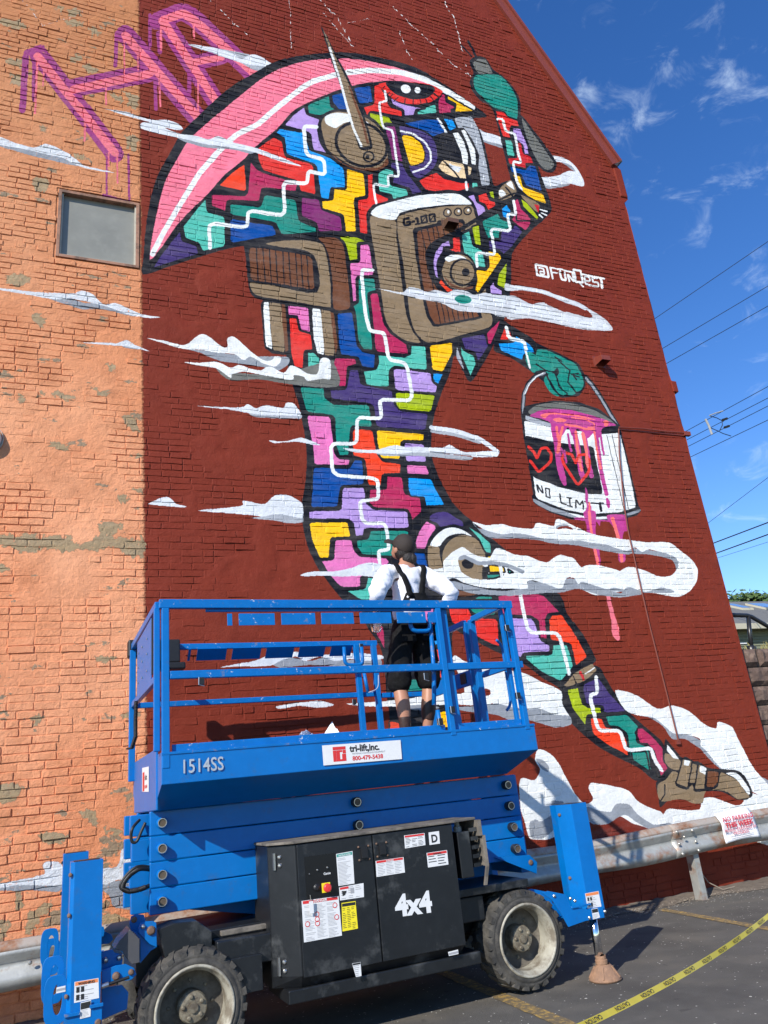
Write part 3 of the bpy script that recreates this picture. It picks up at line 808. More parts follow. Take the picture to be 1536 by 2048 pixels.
X0, X1, Z0, Z1, RES = -2.2, 8.4, 0.0, 14.6, .005
IW, IH = int((X1-X0)/RES), int((Z1-Z0)/RES)
_K = [V((0, 0, H)), _f*FPX, _r, _u]
def px2wall(p):
    f3 = np.array(_f*FPX); r3 = np.array(_r); u3 = np.array(_u)
    d = f3[None]+(p[:, :1]-768)*r3[None]-(p[:, 1:]-1024)*u3[None]
    t = D/d[:, 1:2]; q = d*t
    return np.c_[(q[:, 0]-X0)/RES, (q[:, 2]+H-Z0)/RES]
names = list(PAL); idx = np.zeros((IH, IW), np.uint8)
for c, ps in shapes(MURAL, nrg):
    k = names.index(c)+1
    for p in ps: fill(idx, px2wall(p), k)
pal = np.array([(0, 0, 0, 0)]+[(*[x/255 for x in PAL[k]], 1.0) for k in names], np.float32)
pal[0, :3] = pal[names.index('rwall')+1, :3]
img = bpy.data.images.new('mural_paint', IW, IH, alpha=True, float_buffer=False)
img.alpha_mode = 'CHANNEL_PACKED'; img.pixels.foreach_set(pal[idx].ravel()); img.update(); img.pack()
del idx
def wall_mat():
    mt = bpy.data.materials.new('painted_brick'); mt.use_nodes = True; n = mt.node_tree; b = n.nodes['Principled BSDF']; lk = n.links.new
    def N(t, **k):
        q = n.nodes.new(t)
        for a, c in k.items(): setattr(q, a, c)
        return q
    g = N('ShaderNodeNewGeometry'); pos = g.outputs['Position']
    def noise(s, det=4, ro=.6, vec=None, scl=None, dist=0):
        q = N('ShaderNodeTexNoise'); q.inputs['Scale'].default_value = s; q.inputs['Detail'].default_value = det; q.inputs['Roughness'].default_value = ro; q.inputs['Distortion'].default_value = dist
        if scl:
            m_ = N('ShaderNodeMapping'); m_.inputs['Scale'].default_value = scl; lk(pos, m_.inputs['Vector']); lk(m_.outputs[0], q.inputs['Vector'])
        else: lk(pos, q.inputs['Vector'])
        return q
    def mr(s, a, b_, c=0, d=1):
        q = N('ShaderNodeMapRange')
        for k, v in zip(('From Min','From Max','To Min','To Max'), (a, b_, c, d)): q.inputs[k].default_value = v
        lk(s, q.inputs['Value']); return q.outputs[0]
    def ma(op, a, b_=None, c=None):
        q = N('ShaderNodeMath', operation=op)
        for i, x in enumerate((a, b_, c)):
            if x is None: continue
            if isinstance(x, (int, float)): q.inputs[i].default_value = x
            else: lk(x, q.inputs[i])
        return q.outputs[0]
    def mix(f, a, c):
        q = N('ShaderNodeMix', data_type='RGBA')
        for s, x in (('Factor', f), ('A', a), ('B', c)):
            if isinstance(x, (int, float)): q.inputs[s].default_value = x
            elif isinstance(x, tuple): q.inputs[s].default_value = (*x, 1)
            else: lk(x, q.inputs[s])
        return q.outputs['Result']
    sp = N('ShaderNodeSeparateXYZ'); lk(pos, sp.inputs[0]); X, Z = sp.outputs['X'], sp.outputs['Z']
    wob = noise(9, 5, .7); sw = N('ShaderNodeSeparateColor'); lk(wob.outputs['Color'], sw.inputs[0])
    wx = ma('MULTIPLY_ADD', ma('SUBTRACT', sw.outputs[0], .5), .022, X); wz = ma('MULTIPLY_ADD', ma('SUBTRACT', sw.outputs[1], .5), .022, Z)
    cx = N('ShaderNodeCombineXYZ'); lk(ma('DIVIDE', ma('SUBTRACT', wx, X0), X1-X0), cx.inputs[0]); lk(ma('DIVIDE', ma('SUBTRACT', wz, Z0), Z1-Z0), cx.inputs[1])
    im = N('ShaderNodeTexImage', interpolation='Linear', extension='CLIP'); im.image = img; lk(cx.outputs[0], im.inputs['Vector'])
    # which paint covers the bare wall: the old orange coat on the left, the red ground of the mural on the right
    fine = noise(40, 6, .7).outputs['Fac']; mid = noise(3.2, 5, .6).outputs['Fac']; big = noise(.55, 3).outputs['Fac']; streak = noise(5, 5, .65, scl=(.5, 1, 2.6)).outputs['Fac']
    edge = ma('MULTIPLY_ADD', Z, -.0145, .722); e2 = ma('ADD', edge, ma('MULTIPLY', ma('SUBTRACT', noise(22, 5, .8).outputs['Fac'], .5), .10))
    right = mr(ma('SUBTRACT', X, e2), -.012, .012)
    org = mix(mr(mid, .35, .7), (.80, .315, .150), (.66, .235, .105)); org = mix(mr(big, .4, .65), org, (.84, .38, .20))
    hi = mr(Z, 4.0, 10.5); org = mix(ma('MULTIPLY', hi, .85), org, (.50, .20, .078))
    org = mix(mr(noise(1.6, 6, .65).outputs['Fac'], .5, .68, 0, .55), org, (.52, .20, .09)); org = mix(mr(fine, .55, .8, 0, .45), org, (.44, .16, .08)); org = mix(mr(streak, .58, .75, 0, .5), org, (.84, .33, .16))
    cem = noise(3.4, 8, .62, scl=(1, 1, 1.9)).outputs['Fac']; low = mr(Z, 1.7, .9, 0, .085)
    cf = mr(ma('ADD', ma('ADD', cem, low), ma('MULTIPLY', ma('SUBTRACT', fine, .5), .10)), .635, .65)
    cemc = mix(mr(fine, .35, .7), (.30, .24, .15), (.20, .17, .12)); org = mix(ma('MULTIPLY', cf, .9), org, cemc)
    wf = mr(ma('ADD', noise(5.5, 8, .75).outputs['Fac'], ma('MULTIPLY', ma('SUBTRACT', fine, .5), .2)), .70, .73); org = mix(ma('MULTIPLY', wf, .7), org, (.68, .60, .50))
    red = mix(mr(mid, .35, .72), (.205, .0305, .0145), (.175, .026, .0125)); red = mix(mr(noise(1.3, 6, .65).outputs['Fac'], .5, .7, 0, .5), red, (.175, .025, .013)); red = mix(mr(streak, .5, .75, 0, .5), red, (.226, .038, .020))
    chp = mr(noise(48, 4, .8, scl=(1, 1, .6)).outputs['Fac'], .725, .74); red = mix(ma('MULTIPLY', chp, .55), red, (.38, .15, .09))
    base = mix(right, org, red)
    bw = ma('MULTIPLY', mr(fine, .3, .75, .90, 1.06), mr(noise(4.5, 6, .7, scl=(1, 1, 1.8)).outputs['Fac'], .3, .7, .86, 1.07)); pc = N('ShaderNodeMix', data_type='RGBA', blend_type='MULTIPLY'); pc.inputs['Factor'].default_value = 1
    lk(im.outputs['Color'], pc.inputs['A']); cb = N('ShaderNodeCombineColor'); [lk(bw, cb.inputs[i]) for i in range(3)]; lk(cb.outputs[0], pc.inputs['B'])
    pnt = mix(mr(streak, .42, .7, 0, .10), pc.outputs['Result'], (.5, .45, .4)); tanf = mr(noise(60, 4, .8, scl=(1.2, 1, .5)).outputs['Fac'], .735, .75)
    pnt = mix(ma('MULTIPLY', tanf, .75), pnt, (.72, .55, .38))
    # paint is thinner on the raw orange side
    hole = mr(ma('ADD', noise(26, 6, .8).outputs['Fac'], ma('MULTIPLY', right, .25)), .36, .40)
    fac = ma('MULTIPLY', im.outputs['Alpha'], hole)
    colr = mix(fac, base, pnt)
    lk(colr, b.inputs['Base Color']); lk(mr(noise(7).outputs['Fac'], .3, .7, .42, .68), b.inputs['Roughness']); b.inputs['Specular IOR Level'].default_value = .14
    h1 = noise(19, 8, .70).outputs['Fac']; h2 = noise(110, 4, .7).outputs['Fac']
    amp = mix(right, (1.25, 1.25, 1.25), (.5, .5, .5)); hh = ma('ADD', ma('MULTIPLY', h1, 1.0), ma('MULTIPLY', h2, .3)); hh = ma('MULTIPLY', hh, amp)
    bp = N('ShaderNodeBump'); bp.inputs['Strength'].default_value = .9; bp.inputs['Distance'].default_value = .016; lk(hh, bp.inputs['Height']); lk(bp.outputs[0], b.inputs['Normal'])
    return mt
WALL = wall_mat()
# ------------------------------------------------------------------ the brick building
REDP = M('red_trim_paint', (.215, .042, .025), .5, var=.15, bump=.15)
bld = empty('brick_building', (3, 7.5, 0), 'tall gabled brick building with dark red mural wall and bare orange brick side', 'building')
wall_poly = [(-2.1, 0), (8.13, 0), (8.10, 4), (8.075, 6.42), (8.15, 6.44), (8.15, 6.62), (8.06, 6.66), (8.06, 9.9), (8.17, 10.0), (8.17, 10.62), (8.10, 10.7), (3.0, 20.25), (-2.1, 10.7)]
def inside(x, z):
    c = False; n_ = len(wall_poly)
    for i in range(n_):
        a, b = wall_poly[i], wall_poly[(i+1) % n_]
        if (a[1] > z) != (b[1] > z) and x < (b[0]-a[0])*(z-a[1])/(b[1]-a[1])+a[0]: c = not c
    return c
WX0, WX1, WZ0, WZ1 = -.275, .592, 7.215, 8.13     # window opening
WIN2 = 0
mb = MB()
# slab behind the mortar skin, with the window opening left free
BK = D+.012
for a, b, z0, z1 in [(-2.1, WX0, 0, 10.7), (WX1, 8.06, 0, 10.7)]: mb.box(a, b, BK, BK+.35, z0, z1, WALL)
mb.box(WX0, WX1, BK, BK+.35, 0, WZ0, WALL); mb.box(WX0, WX1, BK, BK+.35, WZ1, 10.7, WALL)
mb.prism([(-2.1, 10.7), (8.10, 10.7), (3.0, 20.25)], BK, BK+.35, WALL)
for p in [[(8.06, 0), (8.13, 0), (8.10, 4), (8.075, 6.42), (8.06, 6.42)], [(8.06, 6.42), (8.15, 6.44), (8.15, 6.62), (8.06, 6.66)], [(8.06, 9.9), (8.17, 10.0), (8.17, 10.62), (8.10, 10.7), (8.06, 10.7)]]: mb.prism(p, BK-.012, BK+.35, WALL)
mb.box(8.0, 8.11, BK+.352, 22, 0, 10.6, WALL); mb.box(-2.1, -1.99, BK+.352, 22, 0, 10.6, WALL); mb.box(-2.1, 8.11, 22.01, 22.3, 0, 10.6, WALL)
wall = mb.build('wall', bld, off=(3, 7.5, 0)); wall.location = (0, 0, 0)
# mortar skin: a finely waved sheet; it swells over the bricks where the wall was smeared over
def vnoise(nx, nz, cell, seed):
    g = np.random.default_rng(seed); gx, gz = int(nx/cell)+3, int(nz/cell)+3; a = g.random((gx, gz))
    x = np.arange(nx)/cell; z = np.arange(nz)/cell; xi, zi = x.astype(int), z.astype(int); fx = x-xi; fz = z-zi; fx = fx*fx*(3-2*fx); fz = fz*fz*(3-2*fz)
    A = a[np.ix_(xi, zi)]; B = a[np.ix_(xi+1, zi)]; C_ = a[np.ix_(xi, zi+1)]; E_ = a[np.ix_(xi+1, zi+1)]
    return (A*(1-fx[:, None])+B*fx[:, None])*(1-fz)+(C_*(1-fx[:, None])+E_*fx[:, None])*fz
GS = .03; nx, nz = int(10.24/GS)+1, int(15/GS)+1
def fbm(cell, seed): return .5*vnoise(nx, nz, cell, seed)+.3*vnoise(nx, nz, cell/2, seed+1)+.2*vnoise(nx, nz, cell/4, seed+2)
n1 = fbm(24, 5); n2 = fbm(6, 9); n3 = vnoise(nx, nz, 1.5, 31); n4 = fbm(18, 77)
gx = -2.1+np.arange(nx)*GS; gz = np.arange(nz)*GS
left = np.clip((.75-gx)/.3, 0, 1)[:, None]
swell = np.clip((n1-.555)/.09, 0, 1)
yy = D-(n2-.5)*.009-(n3-.5)*.004+.0012*(1-swell)+left*.001-swell*(.0070+.006*(n2-.5))
vs = []; fs = []; ok = {}
for i in range(nx):
    for j in range(nz):
        x, z = float(gx[i]), float(gz[j])
        if z > .02 and not (inside(min(x, 8.04), z)): continue
        ok[i, j] = len(vs); vs.append((min(x, 8.085), float(yy[i, j]), z))
for (i, j) in ok:
    if (i+1, j) in ok and (i, j+1) in ok and (i+1, j+1) in ok:
        cx_, cz_ = gx[i]+GS/2, gz[j]+GS/2
        if WX0-.02 < cx_ < WX1+.02 and WZ0-.02 < cz_ < WZ1+.02: continue
        fs.append((ok[i, j], ok[i+1, j], ok[i+1, j+1], ok[i, j+1]))
mb = MB(); mb.add([(x-3, y-7.5, z) for x, y, z in vs], fs, WALL); mo = mb.build('mortar', wall, smooth=True)
mo['kind'] = 'stuff'
# bricks
CH = .0715
def brick_mesh(L, Hh, k):
    r_ = random.Random(k*17+int(L*1000)); j = lambda a: (r_.random()-.5)*a
    ring_ = []
    base = [(-1, -1), (-.35, -1), (.35, -1), (1, -1), (1, 0), (1, 1), (.35, 1), (-.35, 1), (-1, 1), (-1, 0)]
    jit = [(j(.007), j(.006)) for _ in base]; n_ = len(base)
    for sc_, y in ((0, .010), (.0, -.0022), (.0036, -.0050)):
        for (u_, v_), (a_, b_) in zip(base, jit): ring_.append((u_*(L/2-sc_)+a_, y+(j(.0022) if y < 0 else 0), v_*(Hh/2-sc_*.8)+b_))
    vs = ring_; fs = [tuple(range(2*n_, 3*n_))]
    for a in (0, n_):
        for q in range(n_): fs.append((a+q, a+(q+1) % n_, a+n_+(q+1) % n_, a+n_+q))
    me = bpy.data.meshes.new('brick'); me.from_pydata(vs, [], fs); me.materials.append(WALL)
    bm = bmesh.new(); bm.from_mesh(me); bmesh.ops.recalc_face_normals(bm, faces=bm.faces)
    if [f for f in bm.faces if len(f.verts) == n_][0].normal.y > 0: bmesh.ops.reverse_faces(bm, faces=bm.faces)
    bm.to_mesh(me); bm.free(); me.update(); return me, vs, [tuple(p_.vertices) for p_ in me.polygons]
VAR = {L: [brick_mesh(L, .0615, k) for k in range(14)] for L in (.206, .098)}
blist = []
for row in range(int(20/CH)):
    z = .03+row*CH+CH/2; header = row % 7 == 3; pitch = .108 if header else .216; Lb = .098 if header else .206
    x = -2.1+(.108 if row % 2 else 0)+rnd.uniform(-.02, .02)
    while x < 8.1:
        xc = x+pitch/2; x += pitch
        if rnd.random() < .04 and not header: x -= .108; xc -= .054; L2 = .098
        else: L2 = Lb
        if z > 14.9 or not (inside(xc-L2/2-.005, z) and inside(xc+L2/2-.06, z) and inside(xc, z+.03)): continue
        if xc+L2/2 > 8.10: continue
        if WX0-L2/2-.005 < xc < WX1+L2/2+.005 and WZ0-.035 < z < WZ1+.035: continue
        blist.append((xc, z, L2))
# the right-hand quoins
def vis(xc, z):
    q = V((xc, D, z-H)); px = 768+FPX*q.dot(_r)/q.dot(_f); py = 1024-FPX*q.dot(_u)/q.dot(_f)
    return 5 < px < 1530 and 5 < py < 1700 and (py < 1180 or px < 255)
near = sorted(range(len(blist)), key=lambda i: (0 if vis(blist[i][0], blist[i][1]) else 1, blist[i][0]**2+D*D+(blist[i][1]-H)**2))
sing = set(near[:298])
BV, BF = [], []
for i, (xc, z, Lb) in enumerate(blist):
    lf = 1.0 if xc < .68 else 0.0
    hi_ = min(1, max(0, (z-5)/6)); ii = int((xc+2.1)/GS); jj = int(z/GS)
    dy = rnd.gauss(0, .0013+.0009*lf)+(n4[min(ii, nx-1), min(jj, nz-1)]-.50)*.014-.0016*lf-.0012*hi_+.0010
    if rnd.random() < .03: dy += .006
    if rnd.random() < .03+.05*hi_: dy -= rnd.uniform(.003, .009)
    tx, tz, ry = rnd.gauss(0, .012), rnd.gauss(0, .010), rnd.gauss(0, .010)
    me, vs_, fs_ = rnd.choice(VAR[Lb]); dz = rnd.gauss(0, .002)
    mm = Matrix.Translation((xc-3, dy, z+dz)) @ Matrix.Rotation(ry, 4, 'Y') @ Matrix.Rotation(tz, 4, 'Z') @ Matrix.Rotation(tx, 4, 'X')
    if i in sing:
        o = bpy.data.objects.new('brick', me); COL.objects.link(o); o.parent = wall; o.matrix_basis = mm
    else:
        b0 = len(BV); BV += [tuple(mm @ V(v)) for v in vs_]; BF += [tuple(b0+q for q in f) for f in fs_]
me = bpy.data.meshes.new('brickwork'); me.from_pydata(BV, [], BF); me.materials.append(WALL)
o = bpy.data.objects.new('brickwork', me); COL.objects.link(o); o.parent = wall; o['kind'] = 'stuff'
# rake trim, roof
OFFB = (3, 7.5, 0)
def bpart(mb, name, **k):
    o = mb.build(name, bld, off=OFFB, **k); o.location = (0, 0, 0); return o
dx, dz = -5.10, 9.55; Lr = math.hypot(dx, dz); nxr, nzr = dz/Lr, -dx/Lr
for sgn in (1, -1):
    mb = MB(); e = V((8.10, 0, 10.70)); a = V((3.0, 0, 20.25))
    def q(p, off, sgn=sgn):
        x = p.x+nxr*off; z = p.z+nzr*off; return ((x if sgn > 0 else 6.0-x), z)
    mb.prism([q(e, -.13), q(a, -.13), q(a, .03), q(e, .03)], D-.055, D+.10, REDP)
    mb.prism([q(e, .03), q(a, .03), q(a, .075), q(e, .075)], D-.09, D+.2, REDP)
    bpart(mb, 'rake_trim')
    mb = MB(); mb.prism([q(e, .076), q(a, .076), q(a, .13), q(e, .13)], D-.05, 22.4, M('roof_shingle', (.06, .055, .05), .9, var=.3, bump=.3)); bpart(mb, 'roof')
# window
FR = M('window_frame_paint', (.36, .18, .11), .7, var=.25, dirt=(.10, .06, .04), dirtamt=.5); SILL = M('window_edge_metal', (.52, .48, .38), .5, var=.2)
GL = M('dusty_pane', (.25, .245, .205), .38, var=.16, vscale=3, spec=.6, bump=.05)
mb = MB(); yb = .075
for a in [(WX0, WX0+.035, WZ0, WZ1), (WX1-.035, WX1, WZ0, WZ1), (WX0+.035, WX1-.035, WZ0, WZ0+.035), (WX0+.035, WX1-.035, WZ1-.035, WZ1)]: mb.box(a[0], a[1], D-.012, D+.09, a[2], a[3], FR)
wf = bpart(mb, 'window_frame', bevel=.003)
mb = MB()
for a in [(WX0+.036, WX0+.052, WZ0+.036, WZ1-.036), (WX1-.052, WX1-.036, WZ0+.036, WZ1-.036), (WX0+.053, WX1-.053, WZ0+.036, WZ0+.054)]: mb.box(a[0]-3, a[1]-3, .012, .07, a[2], a[3], SILL)
mb.build('glazing_bead', wf)
mb = MB(); mb.box(WX0+.03-3, WX1-.03-3, .052, .058, WZ0+.03, WZ1-.03, GL); mb.build('pane', wf)
# corbel at the corner
mb = MB(); mb.box(8.06, 8.155, D-.03, D+.4, 6.44, 6.62, WALL); bpart(mb, 'corbel', bevel=.01)
mb = MB(); mb.box(8.02, 8.17, D-.02, D+.4, 10.02, 10.62, WALL); bpart(mb, 'kneeler', bevel=.02)
# wall fittings
def vent(cx_, cz_, w_, label, mat, ln=.17):
    t = empty('vent_hood', (cx_, D, cz_), label, 'vent')
    mb = MB(); mb.add([(-w_/2, 0, -.06), (w_/2, 0, -.06), (w_/2, 0, .07), (-w_/2, 0, .07), (-w_/2, -ln, -.05), (w_/2, -ln, -.05), (w_/2, -ln, .02), (-w_/2, -ln, .02)],
        [(3, 2, 6, 7), (0, 3, 7, 4), (2, 1, 5, 6), (4, 7, 6, 5), (0, 1, 2, 3)], mat)
    o = mb.build('hood', t, bevel=.002); mb = MB(); mb.box(-w_/2-.02, w_/2+.02, -.012, 0, -.08, .09, mat); mb.build('flange', t)
vent(6.82, 6.78, .15, 'dark red sheet metal vent hood right of the painted hand and can', REDP)
vent(4.72, 8.71, .17, 'brown vent hood sticking out of the painted radio', M('brown_hood_paint', (.12, .06, .035), .5, var=.3), .15)
t = empty('wall_lamp', (-.80, D, 4.97), 'round white wall lamp cut off by the left edge of the photo', 'wall lamp')
mb = MB(); mb.lathe([(.001, -.115), (.06, -.11), (.11, -.09), (.135, -.055), (.14, -.02), (.14, 0)], (0, 0, 0), (0, 1, 0), M('lamp_glass', (.62, .64, .60), .3)); mb.build('lamp_cover', t, smooth=True)
mb = MB(); mb.lathe([(.15, -.03), (.155, -.03), (.155, 0), (.001, 0)], (0, 0, 0), (0, 1, 0), M('lamp_base', (.45, .45, .42), .5)); mb.build('lamp_base', t)
mb = MB(); a = V((6.90, D-.03, 5.755)); b = V((8.16, D-.03, 5.77)); mb.tube([a-V((6.9, D, 5.755)), V((0.4, -.04, .008)), V((.8, -.03, .004)), b-V((6.9, D, 5.755))], .011, REDP, 8)
mb.box(0, 1.2, -.02, 0, -.03, -.012, REDP); mb.box(1.14, 1.25, -.05, 0, -.03, .03, REDP)
o = mb.build('conduit', off=(0, 0, 0)); o.location = (6.9, D, 5.755); tag(o, 'thin red horizontal conduit from the painted can to the building corner', 'conduit')
mb = MB(); pts = [(6.885, D-.03, 5.73), (6.80, D-.03, 5.35), (6.69, D-.03, 4.62), (6.66, D-.03, 4.25), (6.67, D-.03, 3.0), (6.72, D-.03, 1.62)]
mb.tube([V(p)-V((6.72, D, 1.6)) for p in pts], .009, M('ground_wire_paint', (.20, .05, .03), .45), 8); mb.box(-.03, .03, -.03, 0, -.02, .03, REDP)
o = mb.build('ground_wire'); o.location = (6.72, D, 1.6); tag(o, 'long thin vertical wire hanging from the conduit down the mural wall', 'wire')
# ------------------------------------------------------------------ ground
def asphalt():
    mt = M('asphalt', (.128, .117, .10), .85, var=.22, vscale=1.2, bump=.8, bscale=170, spec=.3); n = mt.node_tree; b = n.nodes['Principled BSDF']
    cur = b.inputs['Base Color'].links[0].from_socket; g = n.nodes.new('ShaderNodeNewGeometry')
    for sc_, a, b_, col, f in ((210, .66, .70, (.20, .18, .15), .8), (90, .70, .73, (.30, .27, .22), .9), (2.3, .52, .72, (.165, .145, .115), .7), (.9, .58, .68, (.07, .063, .055), .6), (5.5, .66, .70, (.055, .05, .045), .5)):
        q = n.nodes.new('ShaderNodeTexNoise'); q.inputs['Scale'].default_value = sc_; q.inputs['Detail'].default_value = 5; n.links.new(g.outputs['Position'], q.inputs['Vector'])
        r_ = n.nodes.new('ShaderNodeMapRange'); r_.inputs['From Min'].default_value = a; r_.inputs['From Max'].default_value = b_; r_.inputs['To Max'].default_value = f; n.links.new(q.outputs['Fac'], r_.inputs['Value'])
        x = n.nodes.new('ShaderNodeMix'); x.data_type = 'RGBA'; n.links.new(r_.outputs[0], x.inputs['Factor']); n.links.new(cur, x.inputs['A']); x.inputs['B'].default_value = (*col, 1); cur = x.outputs['Result']
    n.links.new(cur, b.inputs['Base Color']); return mt
ASP = asphalt()
mb = MB(); mb.add([(-400, -400, 0), (400, -400, 0), (400, 400, 0), (-400, 400, 0)], [(0, 1, 2, 3)], ASP); tag(mb.build('parking_lot'), kind='structure')
YL = M('yellow_line_paint', (.66, .40, .08), .75, var=.18, vscale=20, dirt=(.08, .075, .065), dirtamt=1.0, dscale=22, bump=.5, bscale=170)
def line(xa, ya, xb, yb, w_):
    mb = MB(); n_ = 46; vs = []
    for i in range(n_+1):
        t = i/n_; x = xa+(xb-xa)*t; y = ya+(yb-ya)*t
        vs += [(x-w_/2+rnd.gauss(0, .004), y, .004), (x+w_/2+rnd.gauss(0, .004), y, .004)]
    mb.add(vs, [(2*i, 2*i+1, 2*i+3, 2*i+2) for i in range(n_)], YL); tag(mb.build('parking_line'), kind='structure')
line(5.71, 7.12, 5.40, 3.4, .105); line(2.93, 7.1, 2.84, 3.2, .11); line(8.5, 7.1, 8.2, 3.4, .105); line(.15, 7.1, .05, 3.2, .11)
# dirt and grit along the wall foot
GRIT = M('grit', (.26, .215, .165), .95, var=.4, vscale=40, bump=.6, bscale=200)
DIRT = M('dirt', (.17, .135, .10), .95, var=.35, vscale=12, bump=.9, bscale=60)
mb = MB(); n_ = 200; vs = []
for i in range(n_+1):
    x = -2.0+i*(14/n_); k = 7.28+.14*math.sin(x*1.3)+.05*math.sin(x*5.1)+rnd.gauss(0, .012); k -= .16 if 4.8 < x < 8.5 else 0
    vs += [(x, k, .0045), (x, (k+7.5)/2, .014+rnd.random()*.012), (x, 7.52, .03+rnd.random()*.02)]
mb.add(vs, [(3*i+j, 3*i+3+j, 3*i+4+j, 3*i+1+j) for i in range(n_) for j in (0, 1)], DIRT); tag(mb.build('dirt_strip', smooth=True), kind='structure')
def pebbles(name, pts, mat, flat=1):
    vs = []; fs = []
    for x, y, z, s in pts:
        b0 = len(vs); a = rnd.random()*6.28
        for k in range(5): vs.append((x+s*math.cos(a+k*1.257)*rnd.uniform(.6, 1.2), y+s*math.sin(a+k*1.257)*rnd.uniform(.6, 1.2), z))
        vs.append((x+s*rnd.uniform(-.2, .2), y+s*rnd.uniform(-.2, .2), z+s*rnd.uniform(.4, 1.0)*flat))
        fs += [(b0+k, b0+(k+1) % 5, b0+5) for k in range(5)]
    mb = MB(); mb.add(vs, fs, mat); return tag(mb.build(name), kind='stuff')
pts = []
for _ in range(5200):
    x = rnd.uniform(-1.5, 11); d = abs(rnd.gauss(0, .16)); y = 7.46-d
    if y < 6.7: continue
    pts.append((x, y, .012 if d < .25 else .003, rnd.uniform(.003, .013)))
pebbles('gravel', pts, GRIT)
pts = [(rnd.uniform(-1, 10), 7.45-abs(rnd.gauss(0, .25)), .012, rnd.uniform(.003, .010)) for _ in range(1500)]
pts += [(rnd.uniform(1.5, 9), rnd.uniform(3.4, 7.3), .002, rnd.uniform(.002, .0075)*(1.6 if rnd.random() < .08 else 1)) for _ in range(2100)]
pebbles('paint_chips', pts, M('paint_chip', (.62, .58, .50), .8, var=.3, vscale=30), .22)
# ------------------------------------------------------------------ guardrail
GAL = M('galvanised_steel', (.42, .42, .39), .5, metal=.3, var=.22, vscale=5, dirt=(.30, .12, .045), dirtamt=.42, dscale=3.6, bump=.25, bscale=30)
RUST = M('rusty_rail_top', (.30, .14, .07), .75, var=.35, vscale=9, dirt=(.36, .33, .29), dirtamt=.9, dscale=5, bump=.4, bscale=40)
gr = empty('guardrail', (-2, 7.15, 0), 'dented galvanised guardrail with rust running along the foot of the mural wall', 'guardrail')
def zc(x): return .487+.0177*(x+.4)+(.012*math.sin(x*2.1) if x > 3 else 0)
prof = [(.0, .165), (-.012, .160), (-.045, .125), (-.052, .10), (-.050, .075), (-.006, .02), (0, 0), (-.006, -.02), (-.050, -.075), (-.052, -.10), (-.045, -.125), (-.012, -.160), (0, -.165)]
def beam(xa, xb, dy):
    mb = MB(); n_ = int((xb-xa)/.08); vs = []; np_ = len(prof)
    for i in range(n_+1):
        x = xa+(xb-xa)*i/n_; dent = .022*math.exp(-((x-4.9)/.35)**2)-.015*math.exp(-((x-3.9)/.3)**2)+.012*math.sin(x*1.7)
        for k, (py, pz) in enumerate(prof): vs.append((x+2, dy+py*(1.25)+dent*(1-k/np_*.7), zc(x)+pz*(1-.03*math.sin(x*3))+(.014*math.exp(-((x-5.0)/.5)**2) if k > 9 else 0)))
    tops = [(i*np_+k, i*np_+k+1, (i+1)*np_+k+1, (i+1)*np_+k) for i in range(n_) for k in range(np_-1)]
    mb.add(vs, [f for j, f in enumerate(tops) if j % (np_-1) not in (0, 1, 2)], GAL); b = len(mb.v)
    mb.add(vs, [f for j, f in enumerate(tops) if j % (np_-1) in (0, 1, 2)], RUST)
    o = mb.build('beam', gr, smooth=True); s_ = o.modifiers.new('thick', 'SOLIDIFY'); s_.thickness = .004; return o
beam(-2, 6.36, 0); beam(6.02, 10.5, -.010)
BOLT = M('bolt_steel', (.5, .48, .44), .4, metal=.8, var=.2)
def bolt(mb, p, r_, ax=(0, -1, 0), mat=None, h=.012):
    mb.lathe([(r_*.01, h), (r_*.6, h*.95), (r_, h*.5), (r_, 0)], p, ax, mat or BOLT, 12)
for qx, qy in ((1353, 1664), (1368, 1674), (1391, 1683), (1358, 1688), (1397, 1701), (1365, 1708), (1384, 1661), (60, 1925)):
    c_ = at(qx, qy, 7.075); mb = MB(); bolt(mb, (c_.x+2, c_.y-7.15, c_.z), .016, h=.02); mb.build('bolt', gr)
for x in (6.33, 2.35, -1.2, 9.6):
    mb = MB(); z1 = zc(x)+.12; a = .02
    mb.box(x+2-.035, x+2+.035, .005, .012, 0, z1, GAL); mb.box(x+2-.035, x+2-.028, .012, .12, 0, z1, GAL); mb.box(x+2+.028, x+2+.035, .012, .04, 0, z1, GAL)
    mb.build('post', gr)
mb = MB(); mb.tube([(6.50, 7.30, 0), (6.47, 7.33, .22), (6.46, 7.36, .42)], .017, RUST, 8)
o = mb.build('pipe_stub'); tag(o, 'thin rusty pipe standing under the guardrail beside its bright steel post', 'pipe')
mb = MB(); mb.tube([(6.50, 7.34, .25), (6.6, 7.36, .12), (6.75, 7.33, .03), (6.95, 7.36, .03)], .006, M('old_rope', (.30, .24, .18), .9), 6); tag(mb.build('chain'), 'thin rusty chain hanging from the pipe to the ground by the wall', 'chain')
# no-parking paper
PAPER = M('paper', (.80, .79, .80), .7, var=.03); REDI = M('red_ink', (.62, .03, .05), .6); GREYI = M('grey_ink', (.30, .30, .32), .6); PINKI = M('faded_red_ink', (.68, .22, .25), .6)
px_, pz_ = 6.90, .80
t = empty('paper_notice', (px_, 7.06, .56), 'white paper notice in red lettering draped over the guardrail', 'notice')
mb = MB(); nn = 14; wv = .50; hv = .30; vs = []
for j in range(nn+1):
    s_ = j/nn
    for i in range(nn+1):
        u_ = i/nn; vs.append((-.25+wv*u_+.02*s_, .035-.060*min(1, s_*3.2)-.008*math.sin(s_*6+u_*2)+.02*max(0, s_-.85), .25-hv*s_+.016*math.sin(u_*3.1)+.012*u_))
mb.add(vs, [(j*(nn+1)+i, j*(nn+1)+i+1, (j+1)*(nn+1)+i+1, (j+1)*(nn+1)+i) for j in range(nn) for i in range(nn)], PAPER)
